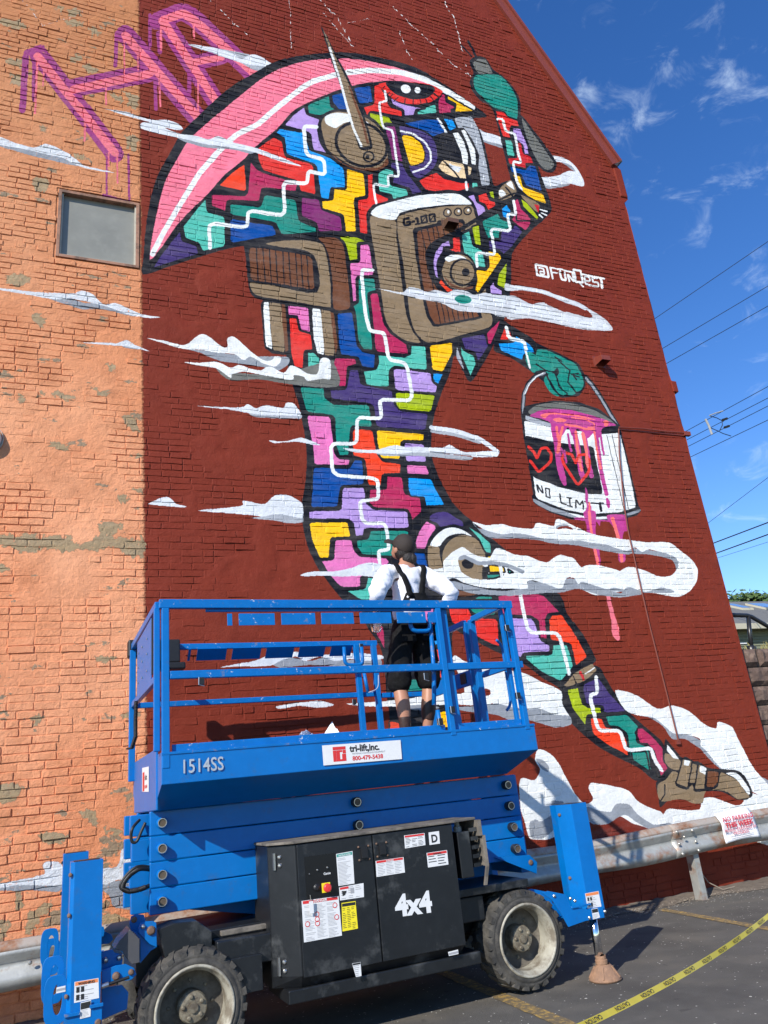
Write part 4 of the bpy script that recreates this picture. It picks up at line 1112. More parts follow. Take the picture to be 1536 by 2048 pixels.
o = mb.build('sheet', t, smooth=True); s_ = o.modifiers.new('t', 'SOLIDIFY'); s_.thickness = .001
mb = MB(); pm = plane_m((0, -.0425, 0), (1, 0, .02), (0, 0, 1))
def ntext(s, z, size, mat, bold=.02, sx=1.0): text(mb, s, mat, pm @ Matrix.Translation((.0, z, 0)), size, bold, sx, 'CENTER')
ntext('NO PARKING', .172, .066, REDI, .02, 1.12); ntext('THIS WEEK', .107, .070, REDI, .04, 1.15); ntext('MURAL PAINTING IN', .066, .044, PINKI, .02, 1.1); ntext('PROGRESS', .028, .044, PINKI, .02, 1.1)
ntext('', 0, .02, GREYI)
for k, z in enumerate((.008, -.010)): mb.add([(-.16+.04*k, -.0435, z), (.17-.04*k, -.0435, z+.006), (.17-.04*k, -.0435, z+.011), (-.16+.04*k, -.0435, z+.005)], [(0, 1, 2, 3)], GREYI)
mb.build('lettering', t)
# ------------------------------------------------------------------ caution tape
TAPE = M('yellow_tape', (.66, .50, .012), .35, var=.1, vscale=12); TINK = M('tape_ink', (.02, .02, .02), .5)
A = at(1560, 1812, 3.3); B = at(1150, 2058, 2.15)
t = empty('caution_tape', tuple(B), 'yellow barrier tape with black lettering stretched across the lower right', 'tape')
d = (A-B); Lt = d.length; tx = d.normalized()
mb = MB(); N_ = 60; vs = []
def frame(s_):
    a = R(8)-.25*math.sin(s_*7+.4); up = (V((0, 0, 1))-tx*tx.z).normalized(); sd = tx.cross(up)
    w_ = up*math.cos(a-R(40))+sd*math.sin(a-R(40)); p = tx*(Lt*s_)-V((0, 0, 1))*.05*4*s_*(1-s_)*.6; return p, w_.normalized()
HW = .0098
for i in range(N_+1):
    p, w_ = frame(i/N_-.0); vs += [p-w_*HW, p+w_*HW]
mb.add(vs, [(2*i, 2*i+1, 2*i+3, 2*i+2) for i in range(N_)], TAPE); o = mb.build('tape_band', t, smooth=True)
mb = MB(); tmp = MB()
s0 = .03
while s0 < .95:
    tmp = MB(); text(tmp, 'CAUTION', TINK, Matrix.Identity(4), .0185, .02, 1.25)
    wd = max(v[0] for v in tmp.v)
    vs = []
    for v in tmp.v:
        s_ = s0+(wd-v[0])/Lt          # seen from behind: letters run the other way
        p, w_ = frame(s_); nrm = tx.cross(w_).normalized()
        if nrm.y > 0: nrm = -nrm
        vs.append(p+w_*(-(v[1]-.0066))+nrm*.0012)
    mb = MB(); mb.add(vs, tmp.f, TINK); s0 += (wd+.10)/Lt; mb.build('lettering', t)
# ------------------------------------------------------------------ right background
STONE = M('brownstone', (.125, .08, .06), .9, var=.35, vscale=7, bump=1.0, bscale=9, dirt=(.22, .15, .11), dirtamt=.4)
JOINT = M('stone_joint', (.06, .045, .035), .95, var=.2)
YS = 7.64; zt = at(1500, 1297, YS).z; xs = 8.14
sw_ = empty('stone_retaining_wall', (xs, YS, 0), 'brown rock-faced stone retaining wall behind the mural building at the right edge', 'wall')
mb = MB(); mb.box(0, 9, .034, .6, 0, zt-.02, JOINT); mb.build('core', sw_)
rows = max(6, round(zt/.235)); rh = zt/rows
def rock(L, hh, k):
    r_ = random.Random(k); nx_, nz_ = 6, 4; vs = []; 
    for j in range(nz_+1):
        for i in range(nx_+1):
            e = (i in (0, nx_)) or (j in (0, nz_)); vs.append((L*i/nx_+.008*(1 if i == 0 else -1 if i == nx_ else 0), .022 if e else -.004-r_.random()*.032, hh*j/nz_+.007*(1 if j == 0 else -1 if j == nz_ else 0)))
    me = bpy.data.meshes.new('stone_block'); me.from_pydata(vs, [], [(j*(nx_+1)+i, j*(nx_+1)+i+1, (j+1)*(nx_+1)+i+1, (j+1)*(nx_+1)+i) for j in range(nz_) for i in range(nx_)]); me.materials.append(STONE); return me
rk = [(l, rock(l, rh, k)) for k, l in enumerate((.42, .55, .72, .48, .62, .38))]
for j in range(rows):
    x = -rnd.random()*.3 if j % 2 else 0.0
    x = max(x, 0)
    while x < 7.5:
        l, me = rnd.choice(rk); o = bpy.data.objects.new('stone_block', me); COL.objects.link(o); o.parent = sw_; o.location = (x, 0, j*rh); x += l
BLKP = M('black_pipe_paint', (.018, .018, .02), .35)
mb = MB(); a = at(1462, 1230, YS+.25); b = at(1494, 1231, YS+.25); c = at(1536, 1255, YS+.2); c2 = b+(c-b)*4; base = at(1503, 1300, YS+.25)
t = empty('pipe_railing', tuple(base), 'black pipe handrail on top of the brown stone wall', 'railing')
r_ = .03; mb.tube([a-base+V((-.02, 0, 0)), a-base+V((.0, 0, 0)), b-base, (b-base)+V((.08, 0, -.02)), c2-base], r_, BLKP, 10); mb.build('top_rail', t, smooth=True)
mb = MB(); mb.tube([b-base+V((0.02, 0, 0)), V((0, 0, 0))], r_, BLKP, 10); mb.lathe([(.07, 0), (.07, .05), (.045, .08)], (0, 0, -.02), (0, 0, 1), BLKP, 14); mb.build('post', t, smooth=True)
mb = MB(); g0 = at(1525, 1300, YS+.3)
GRASS = M('dry_grass', (.30, .27, .10), .8, var=.4, vscale=9); GR2 = M('green_weed', (.10, .15, .035), .7, var=.4, vscale=9)
for i in range(420):
    x = rnd.uniform(-1.2, 5); y = rnd.uniform(.0, .6); hh = rnd.uniform(.03, .14); dx_ = rnd.gauss(0, .05); w_ = .004
    mb.add([(x-w_, y, -.02), (x+w_, y, -.02), (x+dx_*.5+w_*.6, y, hh*.6), (x+dx_, y+.02, hh)], [(0, 1, 2), (0, 2, 3)], GRASS if i % 3 else GR2)
o = mb.build('grass'); o.location = (g0.x, g0.y-.2, zt); tag(o, kind='stuff')
mb = MB(); mb.box(0, 60, 0, 40, 0, zt-.03, M('upper_ground', (.13, .12, .07), .95, var=.3, bump=.5)); o = mb.build('raised_ground'); o.location = (xs, YS+.61, 0); tag(o, kind='structure')
# house
YH = 24.0; e1 = at(1475, 1256, YH); zE = e1.z; zR = at(1500, 1205, YH+4).z; zB = zt-.1
hs = empty('clapboard_house', (e1.x-6, YH, zB), 'low green clapboard house with grey shingle roof beyond the stone wall', 'house')
SID = M('green_siding', (.20, .21, .135), .7, var=.12, vscale=3); SHG = M('grey_shingle', (.17, .165, .15), .9, var=.3, vscale=14, bump=.6, bscale=30); TRM = M('cream_trim', (.50, .46, .34), .6)
HL = 22; zb_ = 0; ze = zE-zB
mb = MB(); mb.box(0, HL, .05, 8, -.5, ze, SID); mb.build('wall', hs)
nb = int((ze+.5)/.13)
for k in range(nb):
    z = -.5+k*.13; mb = MB(); mb.add([(0, 0, z), (HL, 0, z), (HL, .04, z+.135), (0, .04, z+.135), (0, .045, z), (HL, .045, z)], [(0, 1, 2, 3), (4, 5, 1, 0)], SID); mb.build('clapboard', hs)
mb = MB(); mb.prism([(-.45, ze-.02), (4.2, zR-zB), (4.2, zR-zB+.1), (-.47, ze+.08)], -.5, HL+.5, SHG, 'x'); mb.prism([(4.2, zR-zB), (8.7, ze), (8.7, ze+.1), (4.2, zR-zB+.1)], -.5, HL+.5, SHG, 'x'); rf = mb.build('roof', hs)
mb = MB(); mb.box(-.5, HL+.5, -.50, -.46, ze-.14, ze+.09, TRM); mb.box(-.5, HL+.5, -.45, .05, ze-.06, ze-.03, TRM); mb.build('fascia', hs)
SKG = M('skylight_glass', (.16, .26, .42), .12, spec=1.0)
for pxa, pxb in ((1461, 1483), (1507, 1545)):
    p0 = at(pxa, 1219, YH+2.9); p1 = at(pxb, 1219, YH+2.9); x0_, x1_ = p0.x-hs.location.x, p1.x-hs.location.x
    sl_ = (zR-zB-ze)/4.65; f = lambda y: ze+.1+(y+.45)*sl_
    mb = MB(); ya, yb_ = 2.2, 3.3
    mb.add([(x0_, ya, f(ya)+.09), (x1_, ya, f(ya)+.09), (x1_, yb_, f(yb_)+.09), (x0_, yb_, f(yb_)+.09), (x0_, ya, f(ya)-.05), (x1_, ya, f(ya)-.05), (x1_, yb_, f(yb_)-.05), (x0_, yb_, f(yb_)-.05)], [(0, 1, 2, 3), (0, 4, 5, 1), (1, 5, 6, 2), (2, 6, 7, 3), (3, 7, 4, 0)], TRM)
    mb.add([(x0_+.06, ya+.06, f(ya+.06)+.10), (x1_-.06, ya+.06, f(ya+.06)+.10), (x1_-.06, yb_-.06, f(yb_-.06)+.10), (x0_+.06, yb_-.06, f(yb_-.06)+.10)], [(0, 1, 2, 3)], SKG); mb.build('skylight', rf)
mb = MB(); wx = at(1500, 1280, YH).x-hs.location.x
for dx_ in (-1.0, 1.2): mb.box(wx+dx_, wx+dx_+.75, -.03, .0, ze-.68, ze-.62, M('white_trim', (.75, .75, .72), .5))
mb.build('window_head', hs)
# tree
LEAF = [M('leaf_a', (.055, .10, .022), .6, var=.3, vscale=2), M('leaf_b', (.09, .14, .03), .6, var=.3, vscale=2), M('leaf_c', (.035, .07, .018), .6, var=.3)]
BARK = M('bark', (.09, .07, .05), .9, bump=.5)
def tree(px, py, Y, wid, hgt, label):
    top = at(px, py, Y); t = empty('broadleaf_tree', (top.x, Y, 0), label, 'tree', 'trees behind the house'); zt_ = top.z
    mb = MB(); mb.tube([(0, 0, 0), (.1, 0, zt_*.4), (-.1, .1, zt_*.7), (0, 0, zt_-hgt)], [.28, .22, .14, .04], BARK, 8)
    for k in range(7):
        a = rnd.random()*6.28; z0 = zt_-hgt*rnd.uniform(1.0, 1.5); mb.tube([(0, 0, z0), (math.cos(a)*wid*.4, math.sin(a)*wid*.4, z0+hgt*.25), (math.cos(a)*wid*.8, math.sin(a)*wid*.8, z0+hgt*.4)], [.09, .05, .02], BARK, 6)
    mb.build('trunk', t)
    mb = MB(); cl = [(rnd.gauss(0, .42), rnd.gauss(0, .42), rnd.uniform(-.8, .85)) for _ in range(90)]
    for cx_, cy_, cz_ in cl:
        rr = math.sqrt(max(.05, 1-abs(cz_)**2)); cx_ *= rr; cy_ *= rr; s_ = rnd.uniform(.10, .22)
        for _ in range(150):
            v = V((rnd.gauss(0, 1), rnd.gauss(0, 1), rnd.gauss(0, .8)))*s_*.7; p = V(((cx_+v.x)*wid, (cy_+v.y)*wid, zt_-hgt+(cz_+v.z)*hgt*.9)); a = V((rnd.gauss(0, 1), rnd.gauss(0, 1), rnd.gauss(0, .6))).normalized(); b = a.orthogonal().normalized(); ls = rnd.uniform(.16, .28)
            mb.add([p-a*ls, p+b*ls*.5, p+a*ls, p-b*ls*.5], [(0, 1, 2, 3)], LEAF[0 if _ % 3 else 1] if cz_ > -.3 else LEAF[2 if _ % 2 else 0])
    o = mb.build('crown', t); return t
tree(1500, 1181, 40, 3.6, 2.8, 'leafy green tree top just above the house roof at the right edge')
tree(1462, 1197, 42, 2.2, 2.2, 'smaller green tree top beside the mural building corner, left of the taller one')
# ------------------------------------------------------------------ overhead wires
WIRE = M('cable', (.012, .012, .014), .5)
def wire(xa, ya, xb, yb, Ya, Yb, r_, label):
    a = at(xa-(xb-xa)*.35, ya-(yb-ya)*.35, Ya); b = at(xb+(xb-xa)*.9, yb+(yb-ya)*.9, Yb); mid = (a+b)/2
    mb = MB(); n_ = 14; mb.tube([a+(b-a)*(i/n_)-mid for i in range(n_+1)], r_, WIRE, 6); o = mb.build('overhead_wire'); o.location = mid; tag(o, label, 'wire', 'overhead wires')
wire(1310, 637, 1536, 483, 26, 16, .014, 'highest overhead wire in the sky right of the building')
wire(1325, 697, 1536, 572, 26, 16, .014, 'second highest overhead wire in the sky')
wire(1333, 727, 1536, 612, 26, 16, .014, 'third overhead wire, just below the second highest')
wire(1371, 863, 1536, 773, 26, 16, .013, 'overhead wire of the middle bundle, topmost, touching the spacer frame')
wire(1373, 880, 1536, 796, 26, 16, .013, 'overhead wire of the middle bundle, second from its top')
wire(1376, 893, 1536, 812, 26, 16, .013, 'overhead wire of the middle bundle, third from its top')
wire(1381, 914, 1536, 840, 26, 16, .013, 'lowest overhead wire of the middle bundle')
wire(1415, 1047, 1536, 955, 26, 16, .009, 'thin steep overhead wire crossing alone below the middle bundle')
wire(1425, 1087, 1536, 1045, 24, 16, .022, 'thick black overhead cable, upper of the lowest pair')
wire(1431, 1107, 1536, 1069, 24, 16, .022, 'thick black overhead cable, lower of the lowest pair')
wire(1435, 1116, 1536, 1084, 24, 16, .007, 'very thin lowest overhead wire above the house')
t0 = at(1425, 850, 20.5); t = empty('wire_spacer', tuple(t0), 'pale insulator spacer with short jumper wires on the middle wires', 'insulator')
def P_(x, y): return at(x, y, 20.5)-t0
mb = MB(); mb.tube([P_(1411, 838), P_(1418, 852), P_(1424, 869)], .045, M('porcelain', (.36, .36, .34), .5), 8); mb.build('insulator_rod', t)
mb = MB(); mb.tube([P_(1419, 831), P_(1432, 826), P_(1446, 822)], .025, M('porcelain', (.36, .36, .34), .5), 6)
for pp in ([(1420, 832), (1434, 836), (1447, 843)], [(1422, 856), (1436, 862), (1446, 867), (1462, 872)], [(1444, 842), (1445, 850), (1440, 860)]): mb.tube([P_(*q) for q in pp], .016, WIRE, 6)
for q in ((1449, 838), (1453, 853)): mb.tube([P_(q[0]-4, q[1]+2), P_(q[0]+5, q[1]-1)], .05, WIRE, 8)
mb.build('jumper_wires', t)
# ------------------------------------------------------------------ scissor lift
LZ = R(1.355); LO = V((.575, 5.22, 0)); LM = Matrix.Translation(LO) @ Matrix.Rotation(LZ, 4, 'Z'); LI = LM.inverted()
def lp(px, py, yl=0):     # photo pixel -> point of the lift's own plane y = yl
    c = LI @ V((0, 0, H)); d = LI.to_3x3() @ ray(px, py); return c+d*((yl-c.y)/d.y)
BLUE = M('blue_lift_paint', (.0, .142, .45), .38, var=.10, vscale=5, spec=.3, coat=.06, chips=(.3, .42, .52), chipamt=.15, dirt=(.02, .12, .33), dirtamt=.15, dscale=9)
BLUEW = M('worn_blue_paint', (.0, .142, .45), .45, spec=.3, var=.14, vscale=9, chips=(.6, .62, .62), chipamt=1.15, dirt=(.25, .20, .15), dirtamt=.05, dscale=11)
BLK = M('black_machine_paint', (.010, .0115, .0135), .42, var=.3, vscale=6, dirt=(.06, .062, .062), dirtamt=.25, dscale=4, chips=(.2, .17, .13), chipamt=.35)
BLKM = M('black_plastic', (.011, .011, .012), .5, var=.2); DUST = M('dusty_lid', (.19, .165, .135), .85, var=.3, vscale=9, dirt=(.05, .045, .04), dirtamt=.5)
RUB = M('tyre_rubber', (.034, .032, .029), .8, var=.35, vscale=14, bump=.4, bscale=60, dirt=(.095, .086, .072), dirtamt=.7, dscale=7)
RIM = M('rim_paint', (.40, .375, .30), .5, var=.18, vscale=8, dirt=(.15, .12, .085), dirtamt=.6, dscale=9, chips=(.1, .08, .06), chipamt=.4)
HUBM = M('greasy_hub', (.24, .21, .15), .55, var=.35, vscale=20, dirt=(.08, .06, .04), dirtamt=.6, dscale=16)
STEEL = M('bright_steel', (.55, .54, .52), .28, metal=.9, var=.15); RUSTB = M('rusty_bolt', (.17, .10, .065), .7, var=.3, vscale=30)
RFOOT = M('rusty_foot', (.34, .19, .11), .8, var=.3, vscale=14, bump=.5, dirt=(.20, .12, .08), dirtamt=.6)
CHROME = M('chrome_rod', (.75, .75, .75), .12, metal=1.0)
WH = M('sticker_white', (.72, .72, .71), .5, var=.05, vscale=20); RD = M('sticker_red', (.62, .03, .03), .5); GYI = M('sticker_grey_print', (.34, .34, .35), .6); BKI = M('sticker_black_print', (.02, .02, .02), .5); ORI = M('sticker_orange', (.80, .24, .08), .5); YLI = M('sticker_yellow', (.82, .68, .02), .5); GRI = M('sticker_green', (.05, .32, .26), .5); STEN = M('stencil_grey', (.40, .45, .50), .6, var=.2, vscale=30)
lift = empty('scissor_lift', tuple(LO), 'blue rough terrain scissor lift with raised rails parked along the mural wall', 'scissor lift', rz=LZ)
def lb(name, *bx, mat=None, bevel=.004, parent=None):
    mb = MB()
    for b in bx: mb.box(*b, mat or BLUE)
    return mb.build(name, parent or lift, bevel=bevel)
# deck: floor, upright skirt, lower skirt drawn in
mb = MB(); a = [(0, 0), (2.81, 0), (2.81, 1.65), (0, 1.65)]
def ring(z, p): return [(x, y, z) for x, y in p]
lo = [(.0, .40), (2.745, .40), (2.745, 1.45), (.0, 1.45)]
mb.add(ring(1.80, a)+ring(1.605, a)+ring(1.455, lo), [(i, (i+1) % 4, 4+(i+1) % 4, 4+i) for i in range(4)]+[(4+i, 4+(i+1) % 4, 8+(i+1) % 4, 8+i) for i in range(4)]+[(8, 9, 10, 11)], BLUE)
mb.add([(0, 0, 1.80), (2.81, 0, 1.80), (2.81, 1.65, 1.80), (0, 1.65, 1.80), (.03, .03, 1.80), (2.78, .03, 1.80), (2.78, 1.62, 1.80), (.03, 1.62, 1.80)], [(0, 1, 5, 4), (1, 2, 6, 5), (2, 3, 7, 6), (3, 0, 4, 7)], BLUE)
mb.box(.03, 2.78, .03, 1.62, 1.67, 1.70, M('deck_tread', (.03, .10, .25), .6, var=.3)); deck = mb.build('platform_deck', lift, bevel=.004)
lb('toe_board', (.07, 2.05, .032, .046, 1.70, 1.845), (2.13, 2.72, .032, .046, 1.70, 1.845), mat=BLUEW); lb('toe_board', (.03, 2.7, 1.60, 1.615, 1.70, 1.84), mat=BLUEW); lb('toe_board', (-.008, .006, .2, 1.5, 1.46, 1.84), mat=BLUE)
lb('deck_lip', (.0, 2.81, -.006, -.001, 1.783, 1.797), mat=BLUEW, bevel=.001)
def rail(name, a, b, w_=.042, h_=.058, mat=None, up=(0, 0, 1)):
    mb = MB(); mb.bar(a, b, w_, h_, mat or BLUE, up); return mb.build(name, lift, bevel=.005)
rail('top_rail', (-.012, .02, 2.765), (2.785, .02, 2.75), .045, .062, BLUEW); rail('mid_rail', (.055, .02, 2.285), (2.80, .02, 2.262), .04, .052, BLUEW)
rail('post', (.028, .02, 1.70), (.028, .02, 2.735), .048, .048, up=(1, 0, 0)); rail('post', (-.022, .055, 1.81), (-.022, .055, 2.74), .035, .04, up=(1, 0, 0))
rail('post', (2.095, .02, 1.76), (2.095, .02, 2.722), .05, .045, up=(1, 0, 0)); rail('post', (2.165, .075, 1.70), (2.165, .075, 2.735), .075, .05, up=(1, 0, 0)); rail('post', (2.745, .02, 1.76), (2.745, .02, 2.722), .05, .045, up=(1, 0, 0)); rail('post', (2.70, .06, 1.72), (2.70, .06, 2.72), .035, .03, up=(1, 0, 0))
for k, (a, b) in enumerate([(455, 465), (478, 550), (563, 631), (643, 708), (720, 783), (794, 852), (857, 873)]):
    x0 = lp(a, 1225).x; x1 = lp(b, 1225).x; lb('rail_plate', (x0, x1, .012, .018, 2.61, 2.695), mat=BLUEW, bevel=.002)
rail('rail_channel', (.3, .03, 2.72), (2.05, .03, 2.715), .02, .018, BLUE)
# rear rails
rail('top_rail', (.30, 1.63, 2.785), (2.25, 1.63, 2.775), .045, .05, BLUEW); rail('top_rail', (-.01, 1.63, 2.79), (.29, 1.63, 2.79), .045, .05); rail('mid_rail', (.0, 1.63, 2.30), (2.24, 1.63, 2.29), .04, .045, BLUEW); rail('mid_rail', (2.24, 1.60, 2.27), (2.75, 1.60, 2.26), .04, .045)
for k, (a, b) in enumerate([(377, 382), (395, 454), (466, 523), (534, 589), (600, 652), (664, 706)]): 
    x0 = lp(a, 1310, 1.62).x; x1 = lp(b, 1310, 1.62).x; mb = MB(); mb.prism([(1.602, 2.758), (1.608, 2.762), (1.700, 2.676), (1.694, 2.672)], x0, x1, BLUE, 'x'); mb.build('rail_plate', lift)
for x in (-.02, 2.02, 2.20, 2.74): rail('post', (x, 1.60 if x < 2.7 else 1.57, 1.70), (x, 1.60 if x < 2.7 else 1.57, 2.76), .05, .05, up=(1, 0, 0))
# left end: rails and riveted sheet panel
rail('top_rail', (-.015, .05, 2.765), (-.015, 1.60, 2.79), .04, .05); rail('mid_rail', (-.015, .075, 2.28), (-.015, 1.57, 2.30), .035, .045)
lb('end_panel', (-.030, -.024, .30, 1.16, 2.305, 2.735), bevel=.002); lb('end_panel_seal', (-.032, -.022, .235, .262, 2.33, 2.72), mat=BLKM, bevel=.003)
mb = MB()
for y in (.5, .8, 1.05):
    for z in (2.40, 2.52, 2.63): bolt(mb, (-.031, y, z), .009, (-1, 0, 0), STEEL, .006)
mb.build('rivet', lift)
lb('toggle_housing', (.10, .36, 1.50, 1.60, 2.63, 2.83), (.10, .40, 1.47, 1.60, 2.57, 2.628), mat=BLKM, bevel=.012); lb('corner_cap', (-.06, .04, 1.58, 1.68, 2.70, 2.85), mat=BLKM, bevel=.015)
mb = MB(); pts = []; path = [V((-.04, 1.12, 2.27)), V((-.05, 1.05, 2.12)), V((-.05, 1.02, 2.0)), V((-.06, 1.20, 1.93)), V((-.06, 1.50, 1.95))]
nn = 260
for i in range(nn+1):
    t = i/nn*(len(path)-1); k = min(int(t), len(path)-2); p = path[k].lerp(path[k+1], t-k); a = i*1.25; pts.append(p+V((math.cos(a)*.012, math.sin(a)*.012, math.sin(a)*.004)))
mb.tube(pts, .0055, BLKM, 5); mb.build('coiled_cord', lift, smooth=True)
# right end: rails, swing gate, handles
rail('top_rail', (2.745, .05, 2.765), (2.745, .60, 2.765), .04, .05); rail('top_rail', (2.745, .74, 2.765), (2.745, 1.57, 2.765), .04, .05)
rail('mid_rail', (2.745, .05, 2.27), (2.745, .55, 2.27), .03, .05); rail('gate_bar', (2.735, .72, 2.28), (2.735, 1.55, 2.28), .03, .13, BLUE)
for y in (.62, .72): rail('post', (2.745, y, 1.70), (2.745, y, 2.765), .055, .045, up=(0, 1, 0))
lb('latch_box', (2.71, 2.73, .80, .90, 2.24, 2.33), mat=BLKM, bevel=.004)
def htube(name, pts, r_=.014, mat=None):
    # rounded path
    P = [V(p) for p in pts]; out = [P[0]]
    for i in range(1, len(P)-1):
        a = P[i]+(P[i-1]-P[i]).normalized()*.05; b = P[i]+(P[i+1]-P[i]).normalized()*.05
        for k in range(5): t = k/4; out.append(a*(1-t)**2+P[i]*2*t*(1-t)+b*t*t)
    out.append(P[-1]); mb = MB(); mb.tube(out, r_, mat or BLUE, 10); return mb.build(name, lift, smooth=True)
f = lambda x, y, yl: tuple(lp(x, y, yl))
htube('handle', [f(817, 1228, .06), f(823, 1262, .06), f(861, 1262, .06), f(858, 1228, .06)], .017)
htube('handle', [f(861, 1248, .08), f(868, 1345, .08), f(868, 1410, .08)], .017, BLUEW); htube('handle', [f(875, 1420, .09), f(884, 1470, .09)], .017, BLUEW)
htube('handle', [f(688, 1294, 1.5), f(690, 1330, 1.5), f(726, 1330, 1.5), f(723, 1294, 1.5)], .017)
htube('handle', [f(728, 1345, 1.5), f(736, 1385, 1.5)], .017, BLUEW); htube('cable', [f(893, 1300, .1), f(893, 1320, .1), f(875, 1325, .1)], .005, M('grey_cable', (.3, .35, .45), .5)); htube('cable', [f(757, 1350, 1.45), f(757, 1378, 1.45), f(737, 1385, 1.45)], .005, M('grey_cable', (.3, .35, .45)))
htube('handle', [(2.77, .30, 2.52), (2.82, .30, 2.48), (2.82, .30, 1.98), (2.77, .30, 1.94)], .012); htube('handle', [(2.70, 1.0, 2.5), (2.68, 1.0, 2.4), (2.72, 1.0, 1.9), (2.68, 1.0, 1.86)], .012)
for (x, y, yl) in [(403, 1361, .0), (708, 1403, 1.6), (851, 1352, 0.0), (1013, 1255, 0.0), (1035, 1390, .0), (904, 1418, .0), (722, 1292, 1.58), (880, 1442, .05)]:
    p = lp(x, y, yl-.02); mb = MB(); mb.box(p.x-.016, p.x+.016, p.y-.02, p.y+.012, p.z-.028, p.z+.018, BLKM); mb.tube([p+V((-.02, -.02, .02)), p+V((-.022, -.022, -.03)), p+V((.015, -.022, -.04))], .004, STEEL, 6); mb.build('latch_pin', lift, bevel=.003)
# scissor stack
def arm(name, z0, z1, y0, y1, x0=-.03, x1=2.79, dr=-.012):
    mb = MB(); mb.add([(x0, y0, z0), (x1, y0, z0+dr), (x1, y1, z0+dr), (x0, y1, z0), (x0, y0, z1), (x1, y0, z1+dr), (x1, y1, z1+dr), (x0, y1, z1)], [(0, 3, 2, 1), (4, 5, 6, 7), (0, 1, 5, 4), (1, 2, 6, 5), (2, 3, 7, 6), (3, 0, 4, 7)], BLUE); return mb.build(name, lift, bevel=.006)
PIN = M('pin_end', (.10, .075, .05), .6, var=.3)
for k in range(4):
    z0 = .832+k*.1575; sh = .004*(k % 2)
    arm('scissor_arm', z0, z0+.152, .465+sh, .53, -.012, 2.86); arm('scissor_arm', z0, z0+.152, 1.24, 1.31, -.012, 2.86); arm('scissor_arm', z0+.005, z0+.14, .60, .66, -.115-.01*(k % 2), 2.72); arm('scissor_arm', z0+.005, z0+.14, 1.10, 1.16, -.115, 2.72)
    for x in (.06, 1.45, 2.75):
        mb = MB(); y = .464; zz = z0+.075-(.006 if x > 1 else 0)*1.5
        mb.lathe([(.034, .0), (.036, .045), (.030, .055), (.024, .055)], (x, y, zz), (0, -1, 0), BLUE if x < .1 else BLK, 20); mb.lathe([(.024, .050), (.001, .050)], (x, y, zz), (0, -1, 0), PIN, 20); mb.lathe([(.029, .0555), (.024, .0555), (.024, .05)], (x, y, zz), (0, -1, 0), STEEL, 20); mb.build('pivot_pin', lift, smooth=False)
mb = MB(); mb.prism([(.05, .845), (2.72, .83), (2.72, .64), (1.1, .63), (.55, .74)], .80, .84, BLUE); mb.build('lower_link', lift, bevel=.004)
mb = MB(); mb.prism([(2.55, .86), (2.90, .70), (2.92, .78), (2.86, .84)], .43, .45, BLUE); bolt(mb, (2.86, .43, .785), .02, mat=RUSTB); mb.build('link_plate', lift)
mb = MB(); mb.box(2.87, 2.95, .60, 1.1, .70, 1.44, BLUE); mb.build('rear_guard', lift, bevel=.004)
def hose(pts, r_):
    P = [V(x) for x in pts]; out = []
    for i in range(len(P)-1):
        a, b, c, d = P[max(i-1, 0)], P[i], P[i+1], P[min(i+2, len(P)-1)]
        for k in range(6):
            t = k/6; out.append(b*(2*t**3-3*t*t+1)+c*(3*t*t-2*t**3)+(c-a)*.5*(t**3-2*t*t+t)+(d-b)*.5*(t**3-t*t))
    out.append(P[-1]); mb = MB(); mb.tube(out, r_, BLKM, 10); return mb.build('hose', lift, smooth=True)
hose([f(279, 1640, .56), f(266, 1655, .5), f(262, 1672, .5), f(265, 1684, .5), f(274, 1682, .5), f(283, 1662, .5), f(291, 1645, .5)], .010)
hose([f(302, 1739, .5), f(280, 1738, .45), f(262, 1748, .45), f(248, 1765, .45), f(245, 1777, .45), f(258, 1783, .45), f(280, 1779, .45), f(302, 1770, .5)], .014); hose([f(302, 1734, .5), f(276, 1733, .45), f(255, 1748, .45), f(240, 1772, .45), f(250, 1783, .45)], .009)
mb = MB()
pth = [lp(*q, .45) for q in ((275, 1739), (262, 1748), (248, 1765), (245, 1777), (258, 1783), (280, 1779), (292, 1774))]
for i in range(len(pth)-1):
    for k in range(7):
        p = pth[i].lerp(pth[i+1], k/7); d_ = (pth[i+1]-pth[i]); mb.lathe([(.014, -.003), (.018, 0), (.014, .003)], p, d_, BLKM, 10)
mb.build('hose_sleeve', lift, smooth=True)
# chassis
lb('chassis_frame', (.05, 2.72, .40, 1.25, .40, .70), (.35, 2.25, .16, .32, .50, .66), (-.10, .35, .42, 1.2, .45, .66), mat=BLK, bevel=.008); lb('axle', (.16, .25, .35, 1.3, .29, .38), (2.47, 2.56, .35, 1.3, .29, .38), mat=BLK)
lb('frame_ledge', (.40, .80, .26, .31, .672, .70), mat=DUST, bevel=.004); lb('frame_box', (.42, .62, .12, .30, .36, .56), mat=BLK); lb('undertray', (.75, 2.1, .02, .5, .27, .345), mat=BLK, bevel=.006)
mb = MB(); mb.prism([(.0, .78), (.10, .80), (.24, .79), (.33, .72), (.33, .60), (.05, .60)], .20, .38, BLK); mb.build('axle_cover', lift, bevel=.006)
